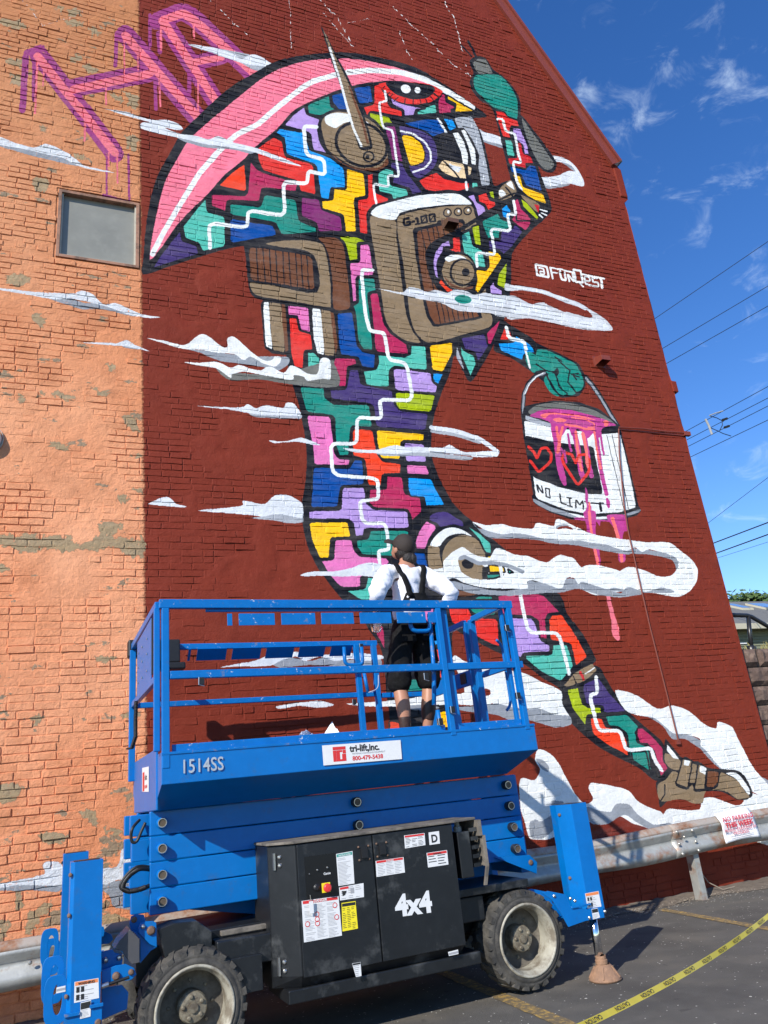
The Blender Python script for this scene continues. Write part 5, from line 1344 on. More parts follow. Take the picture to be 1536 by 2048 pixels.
# cabinet
cab = None; mb = MB()
plan = [(.69, .15), (.832, .0), (1.985, .0), (2.015, .06), (2.015, .55), (.69, .55)]
low_ = [(.69, .17), (.845, .05), (1.965, .05), (1.99, .10), (1.99, .55), (.69, .55)]
mb.add(ring(1.165, plan)+ring(.415, plan)+ring(.345, low_), [tuple(range(6))]+[(i, (i+1) % 6, 6+(i+1) % 6, 6+i) for i in range(6)]+[(6+i, 6+(i+1) % 6, 12+(i+1) % 6, 12+i) for i in range(6)]+[tuple(range(17, 11, -1))], BLK)
cab = mb.build('engine_cabinet', lift, bevel=.006)
mb = MB(); mb.prism([(.68, .13), (.82, -.022), (2.0, -.022), (2.21, .05), (2.21, .55), (.68, .55)], 1.168, 1.184, DUST, 'z'); mb.build('lid', cab, bevel=.003)
CH_ = []
for x0, x1 in ((.842, 1.364), (1.374, 1.978)):
    mb = MB(); mb.box(x0, x1, -.016, -.001, .405, 1.158, BLK); mb.build('cabinet_door', cab, bevel=.004)
p0, p1 = lp(609, 1714, -.02), lp(672, 1788, -.02)
mb = MB(); mb.box(p0.x, lp(672, 1714, -.02).x, -.019, -.0165, p1.z, p0.z, M('control_recess', (.006, .006, .007), .3)); 
for q, col, s_ in (((634, 1740), STEEL, .006), ((654, 1735), STEEL, .006), ((618, 1748), STEEL, .004), ((633, 1775), BLKM, .022)): bolt(mb, lp(*q, -.02), s_, mat=col, h=.015)
text(mb, 'Genie', WH, plane_m(lp(647, 1750, -.0195), (1, 0, 0), (0, 0, 1)), .02, .02)
mb.build('control_panel', cab)
p = lp(652, 1775, -.02); mb = MB(); mb.box(p.x-.028, p.x+.028, -.024, -.0195, p.z-.028, p.z+.028, YLI); mb.lathe([(.018, 0), (.018, .012), (.026, .02), (.026, .034), (.020, .04), (.001, .041)], (p.x, -.024, p.z), (0, -1, 0), M('button_red', (.70, .04, .04), .35), 20); mb.build('emergency_button', cab)
p = lp(620, 1790, -.03); mb = MB(); mb.tube([p, p+V((.004, 0, -.04))], .003, STEEL, 6); mb.box(p.x-.012, p.x+.016, -.04, -.037, p.z-.105, p.z-.035, WH); mb.build('key_tag', cab)
for q in ((728, 1706), (764, 1699)):
    p = lp(*q, -.02); mb = MB(); mb.box(p.x-.03, p.x+.03, -.019, -.0165, p.z-.045, p.z+.045, BLKM); mb.box(p.x-.022, p.x+.022, -.036, -.0195, p.z-.03, p.z+.03, BLKM)
    for a in (-1, 1):
        for b in (-1, 1): bolt(mb, (p.x+a*.036, -.016, p.z+b*.04), .007, mat=RUSTB)
    mb.build('door_latch', cab, bevel=.002)
mb = MB()
for z in (1.07, .47): 
    mb = MB(); mb.box(.715, .728, .095, .125, z-.05, z+.05, STEEL); bolt(mb, (.752, .082, z+.025), .013, (-.59, -.8, 0), STEEL); bolt(mb, (.752, .082, z-.025), .013, (-.59, -.8, 0), STEEL); mb.build('hinge', cab)
def sticker(q, yl, bands, parent, mat=None, rows=0, cols=1, name='warning_sticker', head=None, ink=None, label=None):
    """q: photo corners TL, TR, BR, BL; bands: [(top fraction, bottom fraction, material)]"""
    P = [lp(a, b, yl) for a, b in q]; off = V((0, -.0012, 0)); mb = MB(); 
    def pt(u_, v_, k=0): 
        t = P[0].lerp(P[1], u_); b_ = P[3].lerp(P[2], u_); return t.lerp(b_, v_)+off*k
    mb.add([pt(0, 0), pt(1, 0), pt(1, 1), pt(0, 1)], [(0, 1, 2, 3)], mat or WH)
    for v0, v1, mt in bands: mb.add([pt(.03, v0, .5), pt(.97, v0, .5), pt(.97, v1, .5), pt(.03, v1, .5)], [(0, 1, 2, 3)], mt)
    wd = (P[1]-P[0]).length; ht = (P[3]-P[0]).length
    if head: 
        s_, v_, sz, mt = head; text(mb, s_, mt, plane_m(pt(.5, v_, 1), P[1]-P[0], (0, 0, 1)), sz, .03, 1, 'CENTER', .0006)
    if rows:
        top = max([b[1] for b in bands]+[.04])+.05; r_ = random.Random(int(q[0][0])); 
        for c in range(cols):
            for k in range(rows):
                v0 = top+(1-top)*k/rows; u0 = .06+.9*c/cols; u1 = u0+(.8/cols)*(.55+.45*r_.random())
                if r_.random() < .12: continue
                mb.add([pt(u0, v0, .5), pt(u1, v0, .5), pt(u1, v0+.30*(1-top)/rows, .5), pt(u0, v0+.30*(1-top)/rows, .5)], [(0, 1, 2, 3)], ink or GYI)
    return mb, pt
def fin(r, parent, name='warning_sticker'): return r[0].build(name, parent)
ys = -.0175
fin(sticker([(672, 1708), (705, 1702), (709, 1767), (677, 1772)], ys, [(.02, .11, GRI)], cab, rows=20, head=('INSTRUCTIONS', .095, .012, WH)), cab, 'instruction_sticker')
s_ = sticker([(678, 1775), (727, 1766), (728, 1794), (680, 1801)], ys, [], cab, rows=7, cols=3); s_[0].add([s_[1](.03, .03, .6), s_[1](.38, .03, .6), s_[1](.38, .2, .6), s_[1](.03, .2, .6)], [(0, 1, 2, 3)], RD); s_[0].add([s_[1](.1, .3, 1), s_[1](.3, .35, 1), s_[1](.22, .65, 1), s_[1](.12, .7, 1)], [(0, 1, 2, 3)], BKI); s_[0].add([s_[1](.45, .2, 1), s_[1](.6, .2, 1), s_[1](.6, .6, 1), s_[1](.45, .6, 1)], [(0, 1, 2, 3)], GYI); fin(s_, cab)
s_ = sticker([(603, 1802), (677, 1792), (684, 1871), (608, 1885)], ys, [(.01, .085, RD)], cab, rows=26, cols=3, head=('DANGER', .075, .022, WH))
for u_, v_ in ((.12, .58), (.38, .38), (.38, .50), (.38, .60), (.88, .22), (.90, .52)):
    c = s_[1](u_, v_, 1.2); s_[0].lathe([(.016, 0), (.0115, 0)], c, (0, -1, 0), RD, 16); s_[0].lathe([(.0115, -.0001), (.001, -.0001)], c, (0, -1, 0), WH, 12)
fin(s_, cab)
fin(sticker([(683, 1806), (711, 1802), (716, 1857), (685, 1863)], ys, [(.03, .14, BKI)], cab, mat=YLI, rows=13, cols=3, ink=BKI), cab, 'inspection_sticker')
fin(sticker([(751, 1722), (807, 1714), (810, 1745), (753, 1754)], ys, [(.02, .16, RD)], cab, rows=8, cols=3, head=('DANGER', .15, .014, WH)), cab)
fin(sticker([(808, 1671), (849, 1666), (851, 1690), (810, 1697)], ys, [(.03, .18, RD)], cab, rows=7, cols=3, ink=BKI), cab)
s_ = sticker([(857, 1665), (878, 1662), (880, 1687), (859, 1690)], ys, [], cab, head=('D', .82, .068, BKI)); fin(s_, cab, 'fuel_sticker')
fin(sticker([(853, 1706), (894, 1700), (897, 1729), (856, 1735)], ys, [(.03, .2, RD)], cab, rows=4, cols=2, ink=BKI, head=('WARNING', .19, .013, BKI)), cab)
fin(sticker([(704, 1927), (721, 1924), (723, 1952), (712, 1954)], ys, [(.02, .15, BKI)], cab, rows=6), cab); fin(sticker([(896, 1904), (916, 1899), (917, 1908), (898, 1912)], ys, [(.3, .8, GYI)], cab), cab)
mb = MB(); a_ = lp(793, 1832, ys); b_ = lp(880, 1820, ys); text(mb, '4x4', WH, plane_m(a_, (b_-a_), (0, 0, 1)), .172, .045, 1.02); wd = max(v[0] for v in mb.v)-min(v[0] for v in mb.v); mb.build('lettering', cab)
# right side louvres and canister
mb = MB(); mb.box(2.03, 2.13, .02, .2, .80, 1.10, BLK); mb.lathe([(.03, 0), (.03, .03), (.018, .04), (.018, .07)], (2.08, .1, 1.10), (0, 0, 1), M('grey_cap', (.25, .25, .23), .6), 12); mb.build('canister', lift, bevel=.006)
mb = MB(); mb.box(2.20, 2.225, .0, .30, 1.06, 1.165, DUST); mb.box(2.225, 2.245, .0, .30, .86, 1.06, DUST)
mb.prism([(2.225, .86), (2.245, .86), (2.21, .74), (2.19, .74)], .0, .02, DUST)
for k in range(5): mb.box(2.14, 2.20, .03, .05, .86+k*.058, .885+k*.058, BLK)
mb.build('louvre', lift)
lb('lower_cover', (2.02, 2.62, .12, .5, .67, .72), mat=BLK)
# wheels
def wheel(xc, side):
    wy = Matrix.Translation((xc, .08 if side > 0 else 1.57, .338)) @ Matrix.Rotation(0 if side > 0 else math.pi, 4, 'Z')
    t = bpy.data.objects.new('wheel', None); COL.objects.link(t); t.parent = lift; t.matrix_basis = wy
    mb = MB(); ax = (0, 1, 0); pr = [(.228, .012), (.232, .002), (.242, -.006), (.262, .002), (.270, .012), (.274, .008), (.292, .018), (.308, .034), (.318, .06), (.319, .22), (.30, .27), (.25, .29), (.216, .28)]
    mb.lathe(pr, (0, 0, 0), ax, RUB, 56); o = mb.build('tyre', t, smooth=True)
    mb = MB(); n_ = 23
    for k in range(n_*2):
        a = 2*math.pi*(k/2)/n_+(0 if k % 2 else .0); left_ = k % 2 == 0; q = []
        y0, y1 = (.012, .155) if left_ else (.145, .275); sk = .17 if left_ else -.17
        for r_ in (.312, .3335):
            for (yy_, aa) in ((y0, a), (y1, a+sk), (y1, a+sk+.105), (y0, a+.135)):
                rr = r_-(.020 if yy_ in (.012, .275) else 0); q.append((math.sin(aa)*rr, yy_+(.006 if r_ > .32 and left_ and yy_ == y0 else 0), math.cos(aa)*rr))
        # shoulder foot of the lug runs down the side wall
        mb.add(q, [(0, 1, 2, 3), (4, 5, 6, 7), (0, 1, 5, 4), (1, 2, 6, 5), (2, 3, 7, 6), (3, 0, 4, 7)], RUB)
        if left_:
            q = []
            for rr, yy_ in ((.286, .012), (.313, .013)):
                q += [(math.sin(aa)*rr, yy_, math.cos(aa)*rr) for aa in (a, a+.125)]
            q += [(math.sin(aa)*rr, yy_, math.cos(aa)*rr) for rr, yy_ in ((.288, .03), (.314, .04)) for aa in (a, a+.125)]
            mb.add(q, [(0, 1, 3, 2), (4, 5, 7, 6), (0, 1, 5, 4), (2, 3, 7, 6), (0, 2, 6, 4), (1, 3, 7, 5)], RUB)
    mb.build('tread', t)
    mb = MB(); mb.lathe([(.236, .0), (.233, -.010), (.223, -.012), (.217, -.002), (.212, .014), (.200, .03), (.196, .08), (.194, .15)], (0, 0, 0), ax, RIM, 56); mb.lathe([(.194, .15), (.184, .168), (.14, .175), (.10, .18), (.001, .18)], (0, 0, 0), ax, M('rim_disc_shaded', (.17, .15, .115), .65, var=.3, dirt=(.05, .04, .03), dirtamt=.7), 48); mb.build('rim', t, smooth=True)  # inner disc coloured darker than the flange: shade of the deep dish painted in
    mb = MB(); mb.lathe([(.088, .18), (.088, .095), (.080, .080), (.05, .074), (.028, .074), (.028, .062), (.001, .060)], (0, 0, 0), ax, HUBM, 30)
    for k in range(5): a = k*1.2566+.5; bolt(mb, (math.cos(a)*.058, .075, math.sin(a)*.058), .013, mat=HUBM, h=.014)
    for k in range(8): a = k*.7854; bolt(mb, (math.cos(a)*.13, .177, math.sin(a)*.13), .011, mat=HUBM, h=.012)
    mb.build('hub', t); return t
for x in (.20, 2.525):
    wheel(x, 1); wheel(x, -1)
# outriggers
def eyeplate(mb, xo, z0, z1, y0, y1, s_):
    # plate with an oval hand hole
    n_ = 20; outer = []; inner = []
    w_ = .12; zc_ = (z0+z1)/2; hh = (z1-z0)/2
    for k in range(n_):
        a = 2*math.pi*k/n_; c, s2 = math.cos(a), math.sin(a); e = .55
        outer.append((xo+s_*(w_/2+w_/2*math.copysign(abs(c)**e, c)), zc_+hh*math.copysign(abs(s2)**e, s2))); inner.append((xo+s_*(w_*.42+w_*.20*c), zc_+hh*.62*s2))
    vs = [(x, y, z) for y in (y0, y1) for x, z in outer+inner]; N_ = 2*n_
    fs = []
    for k in range(n_):
        k2 = (k+1) % n_; fs += [(k, k2, n_+k2, n_+k), (N_+k, N_+n_+k, N_+n_+k2, N_+k2), (k, N_+k, N_+k2, k2), (n_+k, n_+k2, N_+n_+k2, N_+n_+k)]
    mb.add(vs, fs, BLUE)
def outrigger(kind, y0):
    t = bpy.data.objects.new('outrigger', None); COL.objects.link(t); t.parent = lift; t.location = (3.02 if kind == 'R' else -.42, y0, 0)
    fr = y0 < .5; s_ = 1 if fr else -1; cx = 0
    mb = MB()
    if kind == 'R': poly = [(-.07, .12*s_), (-.012, 0), (.128, 0), (.128, .20*s_), (-.07, .20*s_)]; z0 = .60; z1 = 1.19
    else: poly = [(-.09, .03*s_), (-.07, 0), (.085, 0), (.085, .18*s_), (-.09, .18*s_)]; z0 = .44; z1 = 1.225
    mb.prism(poly, z0 if kind == 'L' else .43, z1, BLUE, 'z'); ins = [(x*.82-(.0 if kind == 'L' else .0), (y-.1*s_)*.82+.1*s_) for x, y in poly]; mb.prism(ins, z1+.0005, z1+.003, BLKM, 'z')  # thin black sheet on top paints the shade inside the open housing
    o = mb.build('leg_housing', t, bevel=.007)
    mb = MB()
    for q in (((-.06, .10*s_) if kind == 'R' else (-.088, .012*s_)),):
        for z in ((.68, 1.12) if kind == 'R' else (.55, .95, 1.16)): bolt(mb, (q[0]-.002, q[1]-.002*s_, z), .012, (-.7, -.7*s_, 0), RUSTB, .010)
    mb.build('bolt', t)
    mb = MB()
    if kind == 'R':
        bp_ = [(lp(q[0], q[1], -.03).x-3.02, lp(q[0], q[1], -.03).z) for q in ((1083, 1786), (1096, 1782), (1132, 1789), (1140, 1812), (1176, 1819), (1206, 1814), (1209, 1835), (1171, 1842), (1137, 1854), (1124, 1830), (1104, 1800))]
        mb.prism(bp_, -.012*s_, -.002*s_, BLUE); mb.prism(bp_, .205*s_, .215*s_, BLUE)
        mb.box(-.15, .128, *( (.0, .2) if s_ > 0 else (-.2, 0)), .42, .43, BLUE); mb.box(-.17, .0, *sorted((-.024*s_, -.013*s_)), .50, .512, BLUEW)
        for p in ((-.165, .565), (-.13, .545), (.115, .44), (-.03, .42), (-.30, .60)): bolt(mb, (p[0], -.012*s_, p[1]), .012, (0, -s_, 0), STEEL)
    else:
        mb.box(-.10, .095, *sorted((-.010*s_, .19*s_)), .36, .47, BLUE); mb.box(-.10, -.02, *sorted((-.024*s_, -.011*s_)), .455, .472, BLUEW); mb.box(.03, .10, *sorted((-.024*s_, -.011*s_)), .475, .492, BLUEW)
        for p in ((-.055, .40), (.075, .40)): bolt(mb, (p[0], -.011*s_, p[1]), .018, (0, -s_, 0), RUSTB)
        eyeplate(mb, -.085, .42, .66, .03*s_, .042*s_, -1); eyeplate(mb, -.10, .50, .74, .15*s_, .162*s_, -1)
        Q = lambda pts, yl: [(lp(q[0], q[1], yl).x+.42, lp(q[0], q[1], yl).z) for q in pts]
        mb.prism(Q([(203, 1903), (225, 1898), (229, 1905), (243, 1908), (245, 1919), (243, 1932), (203, 1945)], .12), .13*s_, .145*s_, BLUE)
        mb.prism(Q([(203, 1941), (232, 1931), (252, 1928), (268, 1936), (273, 1949), (262, 1960), (244, 1962), (203, 1972)], .03), .045*s_, .06*s_, BLUE)
        mb.prism(Q([(203, 1976), (244, 1970), (257, 1985), (254, 2018), (203, 2040)], .10), .12*s_, .14*s_, BLUE)
        mb.tube([(.09, .02*s_, .565), (.24, .02*s_, .585)], .009, BLKM, 8); mb.tube([(.09, .02*s_, .565), (.13, .02*s_, .570)], .014, STEEL, 8)
        for q, r_, yy, mt_ in (((211, 1920), .016, .13, STEEL), ((238, 1915), .016, .13, STEEL), ((232, 1952), .022, .045, RUSTB), ((262, 1944), .016, .045, RUSTB)):
            c_ = lp(q[0], q[1], yy-.02); bolt(mb, (c_.x+.42, yy*s_, c_.z), r_, (0, -s_, 0), mt_, .022)
    mb.build('bracket', t, bevel=.002)
    cxx = .045 if kind == 'R' else .0
    mb = MB(); mb.tube([(cxx, .05*s_, .10), (cxx, .05*s_, .45)], .030, CHROME, 20); mb.build('cylinder_rod', t, smooth=True)
    mb = MB(); mb.lathe([(.001, .0), (.112, .0), (.117, .008), (.110, .024), (.058, .092), (.048, .10), (.048, .103)], (cxx+.012, .04*s_, .004), (0, 0, 1), RFOOT, 26); mb.lathe([(.044, .103), (.044, .128), (.038, .132), (.038, .155), (.03, .155)], (cxx+.006, .045*s_, .004), (0, 0, 1), RFOOT, 18)
    for k in range(5):
        a = k*1.2566+.2; c = V((cxx+.012+math.cos(a)*.075, .04*s_+math.sin(a)*.075, .05)); mb.bar(c+V((math.cos(a)*.03, math.sin(a)*.03, -.03)), c-V((math.cos(a)*.02, math.sin(a)*.02, -.04)), .010, .03, RFOOT)
    mb.build('foot_pad', t, smooth=False)
    return t
oR = outrigger('R', -.02); oL = outrigger('L', -.02); outrigger('R', 1.66); outrigger('L', 1.66)
def osticker(o, q, yl, bands, **k):
    s_ = sticker(q, yl, bands, None, **k); mb = s_[0]; mb.v = [tuple(V(v)-o.location) for v in mb.v]; return mb, s_
mb, s_ = osticker(oR, [(1170, 1787), (1197, 1782), (1203, 1813), (1175, 1817)], -.022, [(.02, .2, ORI)], rows=7, cols=1); 
for k in range(2):
    for u_ in (.1, .3): q = [s_[1](u_+a, .3+.35*k+b, 1) for a, b in ((0, 0), (.12, 0), (.12, .22), (0, .22))]; mb.add([p-oR.location for p in q], [(0, 1, 2, 3)], BKI)
mb.build('warning_sticker', oR)
mb, s_ = osticker(oR, [(1183, 1818), (1195, 1816), (1200, 1835), (1186, 1839)], -.0335, [(.05, .4, BKI)], rows=5); mb.build('warning_sticker', oR)
mb, s_ = osticker(oL, [(149, 1964), (197, 1956), (198, 1996), (148, 2006)], -.0215, [(.02, .2, ORI)], rows=7, head=('WARNING', .18, .018, BKI))
for k in range(2):
    for u_ in (.08, .27): q = [s_[1](u_+a, .28+.36*k+b, 1) for a, b in ((0, 0), (.13, 0), (.13, .26), (0, .26))]; mb.add([p-oL.location for p in q], [(0, 1, 2, 3)], BKI)
mb.build('warning_sticker', oL)
mb, s_ = osticker(oL, [(161, 2005), (182, 2000), (181, 2033), (160, 2038)], -.0335, [(.05, .45, BKI)], rows=6); mb.build('warning_sticker', oL)
mb, s_ = osticker(oL, [(113, 1975), (131, 1971), (131, 1983), (112, 1987)], .008, [(.3, .7, GYI)]); mb.build('warning_sticker', oL)
# blue brackets and smoky guard over the left axle
mb = MB(); P2 = lambda q, yl: [(lp(a, b, yl).x, lp(a, b, yl).z) for a, b in q]
mb.prism(P2([(259, 1848), (262, 1833), (272, 1828), (288, 1830), (291, 1840), (290, 1870), (262, 1862)], .34), .34, .35, BLUE); mb.prism(P2([(277, 1858), (281, 1846), (290, 1843), (306, 1842), (313, 1846), (314, 1895), (300, 1889), (277, 1866)], .18), .18, .19, BLUE)
mb.prism(P2([(262, 1858), (279, 1878), (279, 1925), (300, 1900), (312, 1893), (277, 1866)], .24), .2, .24, BLUE)
for q, yl, r_ in (((268, 1839), .34, .018), ((286, 1853), .18, .013), ((302, 1861), .18, .026)): bolt(mb, lp(*q, yl), r_, mat=RUSTB if r_ > .015 else STEEL, h=.02)
mb.build('axle_bracket', lift, bevel=.003)
SMK = M('smoky_plastic', (.10, .10, .105), .2, alpha=.8)
mb = MB(); mb.prism(P2([(258, 1856), (277, 1876), (277, 1922), (262, 1926), (246, 1908), (243, 1899), (227, 1896), (236, 1880)], .16), .10, .30, SMK); mb.build('clear_guard', lift, bevel=.004)
# fascia lettering and signs
mb = MB(); a_ = lp(361, 1547, -.008); b_ = lp(453, 1540, -.008); text(mb, '1514SS', STEN, plane_m(a_, (1, 0, 0), (0, 0, 1)), .118, .01, .80)
for x in np.linspace(a_.x, a_.x+.34, 0): pass
mb.build('stencil_number', lift)
mb = MB(); P = [lp(644, 1491, -.009), lp(801, 1480, -.009), lp(804, 1518, -.009), lp(647, 1531, -.009)]; mb.add(P, [(0, 1, 2, 3)], WH); pm = plane_m(P[3], P[2]-P[3], (0, 0, 1)); hh = (P[0]-P[3]).length; ww = (P[1]-P[0]).length; F = lambda x, y: pm @ V((x*ww, y*hh, .001))
def quad(pts, mat): mb.add([F(*p) for p in pts], [tuple(range(len(pts)))], mat)
quad([(.125, .88), (.285, .88), (.285, .72), (.125, .72)], RD); quad([(.125, .70), (.165, .70), (.165, .14), (.125, .14)], RD); quad([(.167, .70), (.24, .70), (.24, .60), (.21, .60), (.21, .24), (.235, .24), (.235, .50), (.285, .50), (.285, .14), (.167, .14)], RD); quad([(.245, .70), (.285, .70), (.285, .52), (.245, .52)], RD)
text(mb, 'tri-lift,inc.', BKI, pm @ Matrix.Translation((.335*ww, .58*hh, 0)), .062, .035, .93); text(mb, '800-479-5438', RD, pm @ Matrix.Translation((.36*ww, .13*hh, 0)), .040, .025, 1.02)
text(mb, 'MATERIALS HANDLING EQUIPMENT', GYI, pm @ Matrix.Translation((.36*ww, .43*hh, 0)), .0155, .0, 1.0)
mb.build('company_sign', lift)
mb = MB(); pm = plane_m((-.0105, .95, 1.585), (0, -1, 0), (0, 0, 1)) @ Matrix.Scale(.72, 4); mb.add([pm @ V(p) for p in ((0, .02, 0), (.55, .0, 0), (.55, .23, 0), (0, .25, 0))], [(0, 1, 2, 3)], WH); mb.add([pm @ V(p) for p in ((.05, .02, .001), (.2, .02, .001), (.2, .2, .001), (.05, .2, .001))], [(0, 1, 2, 3)], RD); text(mb, 'tri-lift,inc.', BKI, pm @ Matrix.Translation((.23, .12, 0)), .07, .03, .7); text(mb, '800-479-5438', RD, pm @ Matrix.Translation((.23, .04, 0)), .045, .03, .8)
mb.build('end_sticker', lift)
# loose things on the deck
pl = LM @ lp(655, 1462, .25); mb = MB(); vs = []; n_ = 8
for j in range(n_+1):
    for i in range(n_+1): vs.append((-.09+.30*i/n_, .0+.22*j/n_, .02+.17*(i/n_)*(j/n_)+.02*math.sin(i*.9)+.012*math.sin(j*1.7)))
mb.add(vs, [(j*(n_+1)+i, j*(n_+1)+i+1, (j+1)*(n_+1)+i+1, (j+1)*(n_+1)+i) for j in range(n_) for i in range(n_)], PAPER); o = mb.build('paper_sheet', smooth=True); o.location = (pl.x-.02, pl.y+.15, 1.735); o.rotation_euler = (0, -.12, 0); tag(o, 'white sheet of paper lying on the lift platform by the front rail', 'paper')
CLR = M('clear_film', (.80, .82, .88), .12, trans=.75, alpha=.75); mb = MB(); vs = []; n_ = 10
for j in range(n_+1):
    for i in range(n_+1): 
        u_, v_ = i/n_, j/n_; vs.append((-.12+.24*u_, .16*v_, .14*math.sin(u_*math.pi)*(.35+.65*math.sin(v_*3))*(1+.5*rnd.random())+.004))
mb.add(vs, [(j*(n_+1)+i, j*(n_+1)+i+1, (j+1)*(n_+1)+i+1, (j+1)*(n_+1)+i) for j in range(n_) for i in range(n_)], CLR); o = mb.build('plastic_bag', smooth=False); pl = LM @ lp(625, 1466, .25); o.location = (pl.x, pl.y+.1, 1.72); tag(o, 'crumpled clear plastic bag lying beside the paper on the lift platform', 'bag')
# ------------------------------------------------------------------ person on the platform, back to the camera, looking up
SKIN = M('skin', (.42, .20, .125), .5, var=.08); TEE = M('white_cotton', (.78, .78, .82), .8, var=.04, bump=.35, bscale=22); BLKC = M('black_denim', (.0085, .0085, .0095), .85, var=.5, vscale=9, bump=.5, bscale=24, spec=.2)
CAPM = M('brown_black_cap', (.028, .019, .015), .8, var=.2); HAIR = M('dark_hair', (.015, .010, .008), .5, bump=.8, bscale=90); TAT = M('tattooed_skin', (.050, .024, .019), .5, var=.35, vscale=40)
PO = LM @ V((2.0, .31, 1.70)); per = empty('person', tuple(PO), 'person in white shirt, black overalls and dark cap leaning back on the lift rail', 'person', rz=LZ)
def skin(name, verts, edges, radii, mat, parent, sub=2, root=0, folds=0):
    me = bpy.data.meshes.new(name); me.from_pydata(verts, edges, []); me.materials.append(mat); o = bpy.data.objects.new(name, me); COL.objects.link(o); o.parent = parent
    s = o.modifiers.new('skin', 'SKIN'); s.branch_smoothing = .6; s.use_smooth_shade = True
    for i, r in enumerate(radii): me.skin_vertices[0].data[i].radius = r if isinstance(r, tuple) else (r, r)
    for i in range(len(verts)): me.skin_vertices[0].data[i].use_root = (i == root)
    u = o.modifiers.new('sub', 'SUBSURF'); u.levels = sub; u.render_levels = sub
    dg = bpy.context.evaluated_depsgraph_get(); m2 = bpy.data.meshes.new_from_object(o.evaluated_get(dg)); 
    bpy.data.objects.remove(o); o = bpy.data.objects.new(name, m2); COL.objects.link(o); o.parent = parent
    if not m2.materials: m2.materials.append(mat)
    if folds:
        from mathutils import noise
        for v in m2.vertices:
            q = v.co*11; q.z *= 1.7; n_ = noise.fractal(q, .8, 2.1, 3)+.6*noise.noise(V((v.co.x*24+v.co.z*9, v.co.y*20, v.co.z*22)))
            v.co += v.normal*folds*n_
    for p in m2.polygons: p.use_smooth = True
    return o
# body joints (facing +y)
J = dict(pel=(-.02, .0, .93), wst=(-.015, -.01, 1.08), chs=(.0, -.02, 1.27), nkb=(.01, -.03, 1.425), nk=(.02, -.015, 1.50), hd=(.012, .01, 1.575), ht=(.0, .015, 1.66),
  sl=(-.185, -.035, 1.38), el=(-.375, -.235, 1.165), wl=(-.33, -.07, 1.03), hl=(-.315, -.01, .98), sr=(.165, -.035, 1.37), er=(.295, -.235, 1.165), wr=(.25, -.07, 1.03), hr=(.235, -.01, .99),
  pl=(-.10, .0, .87), kl=(-.155, .015, .49), al=(-.155, -.01, .10), fl=(-.165, .14, .04), pr=(.08, .0, .87), kr=(.11, .02, .49), ar=(.045, .03, .10), fr=(.03, .18, .04), cl=(-.155, -.02, .33), cr=(.075, .0, .33))
def sk(name, chain, rad, mat, par, **k):
    ks = []; 
    for a in chain:
        for q in a:
            if q not in ks: ks.append(q)
    es = []
    for a in chain: es += [(ks.index(a[i]), ks.index(a[i+1])) for i in range(len(a)-1)]
    return skin(name, [J[q] for q in ks], es, [rad[q] for q in ks], mat, par, **k)
body = sk('body', [['pel', 'wst', 'chs', 'nkb', 'nk', 'hd', 'ht'], ['nkb', 'sl', 'el', 'wl', 'hl'], ['nkb', 'sr', 'er', 'wr', 'hr'], ['pel', 'pl', 'kl', 'cl', 'al', 'fl'], ['pel', 'pr', 'kr', 'cr', 'ar', 'fr']],
  dict(pel=(.14, .10), wst=(.12, .09), chs=(.15, .10), nkb=(.07, .06), nk=.052, hd=(.068, .085), ht=(.062, .075), sl=.055, el=.038, wl=.026, hl=(.036, .018), sr=.055, er=.038, wr=.026, hr=(.036, .018), pl=.085, kl=.058, cl=.062, al=.036, fl=(.038, .028), pr=.085, kr=.058, cr=.062, ar=.036, fr=(.038, .028)), SKIN, per)
# fingers
for s, base in ((-1, V(J['hl'])), (1, V(J['hr']))):
    wri = V(J['wl'] if s < 0 else J['wr']); d = (base-wri).normalized(); side = V((0, 0, 1)).cross(d).normalized(); vs = []; es = []; rs = []
    for k, (o_, ln) in enumerate(((-.026, .066), (-.009, .078), (.009, .074), (.026, .058))):
        b = base+side*o_; c = len(vs); vs += [b-d*.01, b+d*ln*.4+V((0, 0, -.006)), b+d*ln*.6+V((0, -.004, -.034)), b+d*ln*.45+V((0, -.010, -.055))]; es += [(c, c+1), (c+1, c+2), (c+2, c+3)]; rs += [.0095, .009, .0085, .007]
        skin('finger', vs[c:], [(0, 1), (1, 2), (2, 3)], rs[c:], SKIN, body, sub=1)
    tb = wri+side*(-.03)*s+d*.02; skin('thumb', [tb, tb+d*.03+side*(-.018)*s, tb+d*.05+side*(-.012)*s+V((0, 0, -.02))], [(0, 1), (1, 2)], [.012, .0105, .009], SKIN, body, sub=1)
# shirt: torso and long sleeves
J.update(s2l=(-.165, -.04, 1.385), s2r=(.18, -.04, 1.375), ul=(-.30, -.10, .0))
J['fl2'] = tuple(V(J['el']).lerp(V(J['wl']), .62)); J['fr2'] = tuple(V(J['er']).lerp(V(J['wr']), .62)); J['ml'] = tuple(V(J['sl']).lerp(V(J['el']), .5)); J['mr'] = tuple(V(J['sr']).lerp(V(J['er']), .5))
sh = sk('shirt', [['pel', 'wst', 'chs', 'nkb'], ['nkb', 'sl', 'ml', 'el', 'fl2'], ['nkb', 'sr', 'mr', 'er', 'fr2']], dict(pel=(.15, .11), wst=(.172, .125), chs=(.195, .135), nkb=(.085, .07), sl=.082, ml=.082, el=.07, fl2=.05, sr=.082, mr=.082, er=.07, fr2=.05), TEE, per, sub=3, folds=.011)
J['hml'] = (-.165, .015, .415); J['hmr'] = (.105, .02, .425); J['tl'] = (-.135, .01, .68); J['tr'] = (.105, .01, .68); J['bk'] = (-.01, -.005, 1.12)
